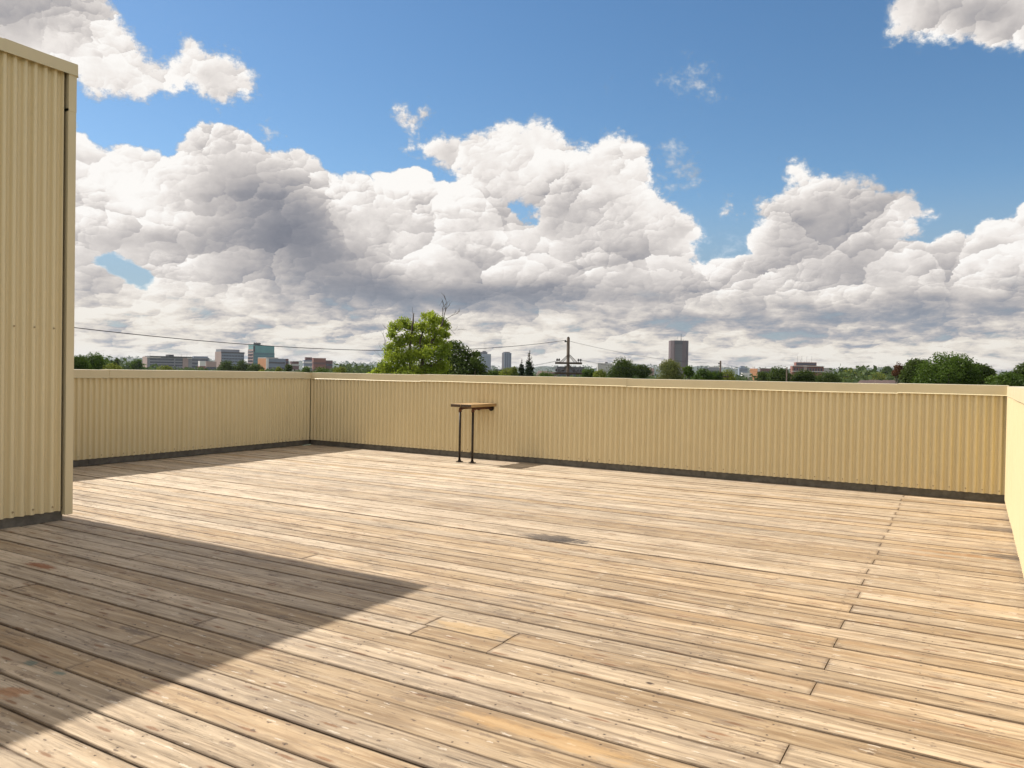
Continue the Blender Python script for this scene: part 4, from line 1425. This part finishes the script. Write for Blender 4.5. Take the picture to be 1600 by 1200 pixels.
class Block:
    """block building placed by bearing: left face then front face"""

    def __init__(s, name, label, pl, pc, pr, ytop, dist, cat="building", turn=24, group=None):
        s.th = math.radians(turn)
        s.d = dist
        pc_ = at(pc, dist)
        b = math.atan2(pc_.x - CAM.x, pc_.y - CAM.y)
        rv, vv = Vector((math.cos(b), -math.sin(b), 0)), Vector((math.sin(b), math.cos(b), 0))
        s.e1 = rv * math.cos(s.th) + vv * math.sin(s.th)
        s.w = (pr - pc) / F_PX * dist / math.cos(s.th)
        s.dep = max(6.0, (pc - pl) / F_PX * dist / max(0.15, math.sin(s.th)))
        s.h = zat(pc, ytop, dist) - GZ
        s.root = empty(name, (pc_.x, pc_.y, GZ), label, cat, group, rz=math.atan2(s.e1.y, s.e1.x))

    def body(s, mat, name="wall", x0=0, x1=None, y0=0, y1=None, z0=0, z1=None):
        MB().box(x0, y0, z0, s.w if x1 is None else x1, s.dep if y1 is None else y1, s.h if z1 is None else z1).build(name, mat, s.root)

    def left_face(s, mat, name="side_wall", z1=None, y1=None):
        MB().box(-0.25, -0.1, 0, 0.02, s.dep if y1 is None else y1, (s.h if z1 is None else z1) + 0.05).build(name, mat, s.root)

    def bands(s, mat, floors, z_lo, z_hi, frac=0.45, x0=0.02, x1=0.98, side=True, name="window_band"):
        for k in range(floors):
            z = z_lo + (z_hi - z_lo) * (k + 0.3) / floors
            hh = (z_hi - z_lo) / floors * frac
            b = MB().box(s.w * x0, -0.30, z, s.w * x1, 0.05, z + hh)
            if side:
                b.box(-0.45, s.dep * 0.05, z, -0.2, s.dep * 0.95, z + hh)
            b.build(name, mat, s.root)

    def grid(s, mat, cols, floors, z_lo, z_hi, x0=0.03, x1=0.97, fw=0.55, fh=0.5, y=-0.3, name="window_row"):
        for k in range(floors):
            z = z_lo + (z_hi - z_lo) * (k + 0.28) / floors
            b = MB()
            for c in range(cols):
                xa = s.w * (x0 + (x1 - x0) * (c + 0.5 - fw / 2) / cols)
                xb = s.w * (x0 + (x1 - x0) * (c + 0.5 + fw / 2) / cols)
                b.box(xa, y, z, xb, 0.05, z + (z_hi - z_lo) / floors * fh)
            b.build(name, mat, s.root)

    def fins(s, mat, n, z_lo, z_hi, wd=0.35, x0=0.0, x1=1.0, name="fins"):
        b = MB()
        for k in range(n + 1):
            x = s.w * (x0 + (x1 - x0) * k / n)
            b.box(x - wd / 2, -0.55, z_lo, x + wd / 2, 0.02, z_hi)
        b.build(name, mat, s.root)

    def roofbox(s, mat, fx0, fx1, dz, fy0=0.2, fy1=0.8, name="penthouse", z=None):
        z = s.h if z is None else z
        MB().box(s.w * fx0, s.dep * fy0, z - 0.1, s.w * fx1, s.dep * fy1, z + dz).build(name, mat, s.root)

    def mast(s, fx, h, r=0.25, z=None):
        z = s.h if z is None else z
        MB().tube([(s.w * fx, s.dep * 0.4, z - 0.2), (s.w * fx, s.dep * 0.4, z + h)], [r, r * 0.4], 5).build("mast", B_DARK, s.root)


def far_buildings():
    # long low office
    b = Block("office_building", "long low office block with dark window bands and pink end walls", 224, 230, 288, 557.0, 900, turn=12)
    b.body(B_GREYW)
    b.left_face(B_PINK)
    b.bands(B_WIN, 4, 9.5, b.h - 1.5, 0.5, 0.06, 0.60, side=False)
    b.bands(B_WIN, 4, 9.5, b.h - 1.5, 0.5, 0.63, 0.80, side=False, name="window_band")
    MB().box(b.w * 0.80, -0.6, 0, b.w * 0.93, 0.1, b.h - 0.3).build("stair_tower", B_PINK, b.root)
    MB().box(b.w * 0.05, -2.0, b.h, b.w * 1.02, b.dep + 1, b.h + 0.8).build("roof", B_DARK, b.root)
    MB().box(b.w * -0.02, -0.8, b.h - 1.2, b.w * 0.30, 0.1, b.h - 0.2).build("white_fascia", B_WHITE, b.root)
    MB().box(b.w * 0.90, -0.8, b.h - 1.2, b.w * 1.02, 0.1, b.h - 0.2).build("white_fascia", B_WHITE, b.root)
    b.roofbox(B_DARK, 0.50, 0.62, 1.9, z=b.h + 0.8)
    for f in (0.1, 0.82, 0.95):
        b.mast(f, 4.0, 0.15)
    b = Block("office_building", "low grey-blue office joined to the right end of the long office block", 294, 297, 323, 558.5, 950, turn=12)
    b.body(B_GREYW)
    b.left_face(B_LIGHT)
    b.bands(B_WIN, 3, 11, b.h - 1, 0.5, 0.1, 0.9, side=False)
    b.roofbox(B_BLUEG, 0.2, 0.95, 1.6)
    # grey office with penthouse
    b = Block("office_tower", "mid-rise grey office block with a penthouse and pale pink end wall", 337, 345.5, 377.5, 549.5, 1000, turn=22)
    b.body(B_BLUEG)
    b.left_face(B_PINK)
    b.grid(B_WIN, 14, 6, 8, b.h - 3.0, fw=0.6, fh=0.45)
    MB().box(-0.3, -0.6, b.h - 1.6, b.w + 0.3, 0.1, b.h).build("cornice", B_SLATE, b.root)
    b.roofbox(bmat("penthouse_grey", (0.25, 0.26, 0.30)), 0.0, 0.82, 3.2, 0.1, 0.9)
    # green glass tower
    b = Block("glass_tower", "green and teal glass office tower with a sloping roof edge", 388, 395.5, 426, 540.5, 1000, turn=22)
    b.body(B_GREEN2, z1=b.h * 0.80)
    MB().box(0.3, -0.4, b.h * 0.80, b.w - 0.6, b.dep, b.h).build("upper_glazing", B_GREEN, b.root)
    v = [(0, 0, b.h), (b.w - 0.6, 0, b.h), (b.w - 0.6, b.dep, b.h), (0, b.dep, b.h), (0, 0, b.h + 2.2), (b.w - 0.6, 0, b.h + 0.4),
         (b.w - 0.6, b.dep, b.h + 0.4), (0, b.dep, b.h + 2.2)]
    MB().add(v, [(4, 5, 6, 7), (0, 1, 5, 4), (1, 2, 6, 5), (2, 3, 7, 6), (3, 0, 4, 7)]).build("roof", B_GREEN, b.root)
    b.left_face(B_PINK, z1=b.h - 4.0)
    b.bands(B_GREEN, 6, 8, b.h * 0.78, 0.10, 0.0, 1.0, side=False, name="spandrel_line")
    b.bands(B_WIN, 7, 8, b.h - 5, 0.40, 0.0, 0.0, side=True)
    MB().box(-0.2, -0.5, b.h - 7.0, 1.9, 0.05, b.h).build("dark_corner_block", B_DARK, b.root)  # proud dark block, its colour imitates the shade of a recess
    sg = MB()
    random.seed(3)
    x = 0.2
    while x < 9.0:
        wdt = random.uniform(0.6, 1.1)
        sg.box(x, -0.3, b.h + 2.6, x + wdt, 0.2, b.h + random.uniform(3.9, 4.5))
        x += wdt + 0.3
    sg.box(0.2, 0.0, b.h + 1.6, 9.0, 0.15, b.h + 2.7)
    sg.build("rooftop_sign", B_DARK, b.root)
    # orange / grey low block
    b = Block("office_building", "low block with a sunlit orange end and a blue-grey front below the green glass tower", 404, 416, 444, 560.0, 800, turn=28)
    b.body(B_BLUEG)
    b.left_face(B_ORANGE)
    MB().box(-0.3, -0.5, 0, 2.2, 0.05, b.h).build("white_pier", B_WHITE, b.root)
    MB().box(-0.2, -0.5, b.h, b.w * 0.6, b.dep, b.h + 1.0).build("parapet", B_LIGHT, b.root)
    b.bands(B_SLATE, 3, 5, b.h - 1, 0.3, 0.1, 0.95, side=False)
    b = Block("brick_building", "dark brick wing right of the orange and grey block", 440, 441, 450, 560.5, 820, turn=12)
    b.body(B_DBRICK)
    b.bands(B_WIN, 3, 8, b.h - 1, 0.4)
    b = Block("brick_building", "small brown brick building with pale bands left of the white banded block", 454, 455, 466, 564.5, 800, turn=12)
    b.body(B_DBRICK)
    b.bands(B_LIGHT, 2, 8, b.h - 0.5, 0.35)
    b = Block("office_building", "white banded low office left of the square red brick block", 474, 475, 491, 562.5, 850, turn=12)
    b.body(B_BLUEG)
    b.bands(B_WHITE, 3, 8, b.h, 0.35)
    b.roofbox(B_DBRICK, 0.15, 0.75, 3.0)
    b = Block("brick_building", "square red brick block right of the white banded office", 488, 490, 508, 559.3, 800, turn=12)
    b.body(B_BRICK)
    b.left_face(B_BRICK)
    b.bands(B_DBRICK, 2, 9, b.h - 1.5, 0.3)
    b = Block("brick_building", "lower brown wing stepping down right of the square red brick block", 508, 509, 519, 563.0, 810, turn=12)
    b.body(B_DBRICK)
    b.bands(B_WIN, 2, 8, b.h - 1, 0.3)
    b = Block("shop_building", "small white and red building between the two offices at the left", 311, 312, 320, 564.0, 700, turn=12)
    b.body(B_WHITE)
    b.bands(B_BRICK, 1, 6, b.h - 1, 0.4)
    b = Block("shop_building", "small pinkish low building left of the grey office block", 321, 322, 336, 564.5, 720, turn=12)
    b.body(B_PINK)
    b.bands(B_WIN, 1, 6, b.h - 1, 0.35)
    # curved apartment tower
    d = 1900
    c = at(757.5, d)
    h = zat(757, 550, d) - GZ
    rad = 9.3 / F_PX * d
    root = empty("apartment_tower", (c.x, c.y, GZ), "pale blue-grey rounded tower, left one of the two towers beside the dark tree", "building")
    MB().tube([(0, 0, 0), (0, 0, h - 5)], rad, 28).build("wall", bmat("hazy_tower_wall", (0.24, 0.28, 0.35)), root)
    MB().tube([(-4, 0, h - 5.1), (-4, 0, h)], rad * 0.62, 20).build("penthouse", B_SLATE, root)
    MB().box(-6, -3, h, 1, 3, h + 2.2).build("roof_plant", B_DARK, root)
    for k in range(14):
        z = 8 + k * (h - 16) / 14
        MB().tube([(0, 0, z), (0, 0, z + 1.6)], rad + 0.15, 28).build("balcony_band", B_BLUEG, root)
    for x in (-3, 2):
        MB().tube([(x, 0, h), (x, 0, h + 26)], [0.35, 0.15], 5).build("mast", B_SLATE, root)
    b = Block("apartment_tower", "dark blue slab tower, right one of the two towers beside the dark tree", 784, 788, 798, 551.0, 1900, turn=28)
    b.body(B_NAVY)
    b.left_face(B_SLATE)
    b.fins(B_BLUEG, 3, 0, b.h, 2.0)
    b.bands(B_SLATE, 16, 6, b.h - 3, 0.25, side=False)
    b.roofbox(B_SLATE, 0.1, 0.9, 2.0)
    # dark brown campus tower
    b = Block("office_tower", "tall dark brown tower with chamfered corners and a roof mast", 1048, 1052.5, 1070.5, 531.8, 1500, turn=10)
    W = b.w
    H = b.h
    ch = W * 0.24
    P = [(0, 0), (W, 0), (W + ch, ch), (W + ch, W + ch), (W, W + 2 * ch), (0, W + 2 * ch), (-ch, W + ch), (-ch, ch)]
    v = [(x, y, 0) for x, y in P] + [(x, y, H) for x, y in P]
    f = [tuple(reversed(range(8))), tuple(range(8, 16))] + [(i, (i + 1) % 8, (i + 1) % 8 + 8, i + 8) for i in range(8)]
    MB().add(v, f).build("wall", B_BROWN, b.root)
    MB().box(W * 0.06, -0.5, H - 7.0, W * 0.72, 0.05, H - 0.6).build("plant_louvre", B_DARK, b.root)
    MB().box(W * 0.10, -0.35, 6, W * 0.68, 0.05, H - 7.4).build("curtain_wall", B_SLATE, b.root)
    for k in range(20):
        z = 7 + k * (H - 15) / 20
        MB().box(W * 0.10, -0.5, z, W * 0.68, -0.3, z + 1.1).build("spandrel", bmat("spandrel_grey", (0.12, 0.12, 0.13)) if k == 0 else bpy.data.materials["spandrel_grey"], b.root)
    MB().box(W * 1.02, -0.3, 0, W * 1.06, 0.4, H - 4).build("corner_pier", B_DARK, b.root)
    MB().tube([(W * 0.62, 6, H - 1), (W * 0.62, 6, H + 4), (W * 0.62, 6, H + 12.5)], [0.8, 0.55, 0.25], 6).build("mast", B_DARK, b.root)
    for x, hh in ((0.2, 3), (0.32, 8), (0.8, 2.5)):
        MB().tube([(W * x, 6, H - 1), (W * x, 6, H + hh)], 0.16, 5).build("antenna", B_DARK, b.root)
    b = Block("office_building", "plain white building behind the bushes right of the utility pole", 933, 934, 956, 567.3, 900, turn=10)
    b.body(B_LIGHT)
    b.fins(B_WHITE, 12, 6, b.h - 0.5, 0.5)
    b.roofbox(B_SLATE, 0.55, 0.7, 1.5)
    b = Block("warehouse", "long flat dark grey building behind the utility pole crossarm", 868, 870, 913, 572.6, 620, turn=8)
    b.body(B_SLATE)
    b.bands(B_WIN, 1, 6, b.h - 2, 0.3, side=False)
    b = Block("office_building", "grey low office right of the dark brown tower", 1098, 1100, 1124, 574.2, 900, turn=10)
    b.body(B_GREYW)
    b.roofbox(B_LIGHT, 0.3, 0.9, 1.2)
    b.bands(B_WIN, 2, 8, b.h - 1, 0.35, side=False)
    for f_ in (-0.35, -0.15):
        b.mast(f_, 5.0, 0.7, z=b.h - 3)
    b = Block("office_building", "hazy blue-grey stepped block on the hill right of the short utility pole", 1153, 1155, 1167, 574.5, 2200, turn=10)
    b.body(B_BLUEG)
    b.roofbox(B_BLUEG, 0.2, 0.7, 5.0)
    b.bands(B_WIN, 4, 20, b.h - 2, 0.35, side=False)
    b = Block("shop_building", "low white and pink building left of the orange slab block", 1159, 1160, 1173, 582.5, 560, turn=10)
    b.body(B_WHITE)
    b.bands(B_PINK, 1, 5, b.h - 0.6, 0.4)
    b = Block("apartment_block", "orange-pink slab block with white balconies right of the short utility pole", 1175, 1183.5, 1187, 576.0, 600, turn=60)
    b.body(B_WHITE)
    b.left_face(B_ORANGE)
    b.bands(B_DARK, 4, 3, b.h - 1, 0.4, side=False)
    b.roofbox(B_WHITE, 0.1, 0.5, 1.5, 0.5, 0.8)
    b = Block("brick_building", "dark brick block between the orange slab and the dark pine-like tree", 1187, 1188, 1203, 575.5, 640, turn=10)
    b.body(B_DBRICK)
    b.bands(B_WIN, 3, 4, b.h - 1, 0.4, side=False)
    # red brick apartment
    b = Block("apartment_block", "red brick apartment block with white floor bands and a raised centre", 1235, 1238, 1281, 571.8, 480, turn=10)
    b.body(B_BRICK)
    MB().box(b.w * 0.12, 0.6, b.h, b.w * 0.78, b.dep, zat(1256, 566, 480) - GZ).build("upper_storey", B_BRICK, b.root)
    MB().box(b.w * 0.36, -0.5, 0, b.w * 0.46, 0.1, b.h + 0.4).build("stair_tower", B_PINK, b.root)
    for z in (b.h - 0.15, b.h - 3.2, b.h - 6.2):
        MB().box(-0.2, -0.75, z, b.w + 0.2, 0.1, z + 0.35).build("floor_band", B_WHITE, b.root)
    b.grid(B_WIN, 11, 4, 0.5, b.h - 0.3, fw=0.5, fh=0.55)
    MB().box(b.w, 0.5, 0, b.w + 5.0, b.dep, b.h - 0.8).build("grey_wing", B_LIGHT, b.root)
    zt = zat(1256, 566, 480) - GZ
    MB().box(b.w * 0.14, 0.35, b.h + 0.6, b.w * 0.76, 0.62, zt - 0.5).build("window_band", B_WIN, b.root)
    for fx in (0.2, 0.3, 0.34, 0.42, 0.5, 0.58, 0.66):
        MB().tube([(b.w * fx, 4, zt), (b.w * fx, 4, zt + 2.2 + 1.5 * math.sin(fx * 40))], 0.06, 4).build("antenna", B_DARK, b.root)
    b = Block("office_building", "tiny grey block with a flat roof on the skyline left of the hilltop trees", 1309, 1310, 1319, 576.2, 1300, turn=10)
    b.body(B_GREYW)
    b.roofbox(B_PINK, 0.1, 0.9, 1.2)
    b = Block("office_building", "tiny grey low block just right of the red brick apartment block", 1288, 1289, 1295, 578.0, 1200, turn=10)
    b.body(B_BLUEG)
    # small houses far off at the right: pitched roofs just over the coping
    hs = [(1354, 592.6, 260, B_ROOF), (1366, 592.0, 280, B_BRICK), (1377, 592.8, 270, B_ROOF), (1389, 592.4, 290, B_PINK),
          (770, 577.5, 420, B_WHITE), (848, 578.0, 400, B_PINK), (860, 579.5, 380, B_ROOF), (1015, 573.5, 700, B_PINK)]
    lab = ["dark gabled house roof, leftmost in the row low on the right", "red brick gabled house, second in the row low on the right",
           "dark gabled house roof, third in the row low on the right", "pinkish gabled house, last in the row low on the right",
           "small white house below the curved tower", "small pinkish house right of the conifers",
           "small dark-roofed house beside the utility pole foot", "tiny pinkish house between the dark oak and the chestnut tree"]
    for (px, py, d, m_), lb in zip(hs, lab):
        c = at(px, d)
        h = zat(px, py + 1.5, d) - GZ
        root = empty("house", (c.x, c.y, GZ), lb, "house", "small houses among the trees", rz=YAW * -1 + random.uniform(-0.4, 0.4))
        w = 4.2 / F_PX * d + 0.8
        MB().box(-w, -3.5, 0, w, 3.5, h - 2.2).build("wall", m_, root)
        MB().add([(-w - .3, -3.9, h - 2.4), (w + .3, -3.9, h - 2.4), (w + .3, 3.9, h - 2.4), (-w - .3, 3.9, h - 2.4), (-w - .3, 0, h), (w + .3, 0, h)],
                 [(0, 1, 5, 4), (2, 3, 4, 5), (0, 4, 3), (1, 2, 5), (0, 3, 2, 1)]).build("roof", B_ROOF, root)
        b2 = MB()
        for x in (-w * 0.6, w * 0.2):
            b2.box(x, -3.56, h - 4.4, x + w * 0.35, -3.48, h - 3.2)
        b2.build("window", B_WIN, root)


far_buildings()


# ------------------------------------------------------------------ poles and wires
M_POLE = simple("pole_wood", (0.075, 0.055, 0.04), 0.9, 0.3, 4.0)
M_CERAM = simple("dark_insulator", (0.03, 0.022, 0.02), 0.35)
M_WIRE = simple("wire", (0.02, 0.02, 0.022), 0.6)


def pole(label, px, ytop, dist, arms, r=0.15, turn=0.0, cap=True):
    c = at(px, dist)
    zt = zat(px, ytop, dist) - GZ
    root = empty("utility_pole", (c.x, c.y, GZ), label, "utility pole", rz=-YAW * 0 + math.atan2(CR.y, CR.x) + turn)
    b = MB().tube([(0, 0, 0), (-0.02, 0, zt * 0.5), (-0.05, 0, zt)], [r * 1.25, r * 1.1, r * 0.92], 12)
    b.build("pole", M_POLE, root, True)
    if cap:
        MB().tube([(-0.05, 0, zt - 0.02), (-0.05, 0, zt + 0.10), (-0.05, 0, zt + 0.14)], [r * 0.95, r * 0.7, 0.02], 10).build("pole_cap", M_POLE, root)
        g = MB()
        g.tube([(-0.05, 0, zt - 0.30), (-0.32, 0, zt - 0.30)], 0.05, 8)
        g.tube([(-0.32, 0, zt - 0.36), (-0.32, 0, zt - 0.18)], 0.07, 8)
        g.build("insulator", M_CERAM, root)
    for ypx, half, ins in arms:
        z = zat(px, ypx, dist) - GZ
        a = MB().box(-half, -0.16, z - 0.09, half, -0.04, z + 0.09, 0.01)
        arm = a.build("crossarm", M_POLE, root)
        br = MB()
        for s in (-1, 1):
            br.tube([(s * half * 0.62, -0.10, z + 0.08), (s * 0.08, -0.14, z + 0.74)], 0.035, 5)
            br.tube([(s * half * 0.44, -0.10, z + 0.08), (s * 0.08, -0.14, z + 0.60)], 0.03, 5)
        br.build("brace", M_POLE, root)
        for x in ins:
            i_ = MB()
            i_.tube([(x, -0.1, z + 0.08), (x, -0.1, z + 0.22)], 0.025, 6)
            i_.tube([(x, -0.1, z + 0.20), (x, -0.1, z + 0.24), (x, -0.1, z + 0.34), (x, -0.1, z + 0.40)], [0.05, 0.095, 0.075, 0.05], 10)
            i_.build("insulator", M_CERAM, root)
    return c, zt


pole("tall dark wooden utility pole with a braced crossarm rising above the back wall", 888, 528.5, 70,
     [(567.5, 1.20, (-1.02, -0.84, 0.88, 1.08)), (583.5, 1.25, (-1.1, -0.85, -0.5, 0.5, 0.85, 1.1))], 0.145)
pole("short wooden utility pole far off, right of the dark brown tower", 1126, 565.0, 120,
     [(588.5, 1.2, (-1.0, 1.0))], 0.14)
pole("thin pale grey pole among the dark trees left of the red brick block", 1230, 574.0, 110, [], 0.10, cap=False)


def wire(label, A, B, sag, r, group="overhead wires"):
    A, B = Vector(A), Vector(B)
    pts = []
    for k in range(49):
        t = k / 48
        p = A.lerp(B, t)
        p.z -= sag * 4 * t * (1 - t)
        pts.append(p)
    o = MB().tube(pts, r, 5, cap=True).build("wire", M_WIRE, None)
    tag(o, label, "wire", group)


def wp(px, py, d):
    p = at(px, d)
    return Vector((p.x, p.y, zat(px, py, d)))


def build_wires():
    # main conductor: pole top at 888, down behind the maple, up past the tall building's corner
    A, B = wp(884, 531.5, 70), wp(20, 500, 42)
    # choose the sag so that the wire passes through (600, 549)
    best = None
    for sag in np.linspace(0.5, 5, 91):
        err = 0
        for t in np.linspace(0, 1, 200):
            p = A.lerp(B, t)
            p.z -= sag * 4 * t * (1 - t)
            d = p - CAM
            x = 800 + F_PX * d.dot(CR) / d.dot(CF)
            y = 600 - F_PX * d.dot(CU) / d.dot(CF)
            if abs(x - 480) < 8:
                err = abs(y - 544.5)
                break
        if best is None or err < best[0]:
            best = (err, sag)
    wire("long sagging overhead wire from the tall pole top to the left behind the maple", A, B, best[1], 0.020)
    wire("overhead wire sloping down right from the tall pole top", wp(889, 533, 70), wp(1124, 567, 120), 0.55, 0.013)
    wire("thin wire left from the tall pole crossarm", wp(871, 563.5, 70), wp(700, 577, 75), 0.35, 0.010)
    wire("second thin wire left from the tall pole crossarm", wp(873.5, 563.5, 70.2), wp(700, 580, 75), 0.35, 0.010)
    wire("thin wire right from the tall pole crossarm", wp(904.5, 562.5, 70), wp(1118, 585.5, 119.9), 0.5, 0.008)
    wire("second thin wire right from the tall pole crossarm", wp(908, 562.5, 70), wp(1134, 585.5, 119.9), 0.5, 0.008)
    wire("thin wire leaving the short pole to the right", wp(1128, 567, 120), wp(1230, 582, 160), 0.6, 0.012)


build_wires()


# ------------------------------------------------------------------ the air between
def build_haze():
    h = 9200.0
    o = MB().box(CAM.x - h, CAM.y - h, GZ - 1.5, CAM.x + h, CAM.y + h, 92.0).build("haze", None)
    m, N, out = new_mat("thin_haze")
    v = N.node('ShaderNodeVolumePrincipled', {'Color': (0.80, 0.88, 1.0, 1), 'Density': 0.00005, 'Anisotropy': 0.2})
    N.l.new(v.outputs[0], out.inputs['Volume'])
    o.data.materials.append(m)
    tag(o, kind="stuff")


build_haze()
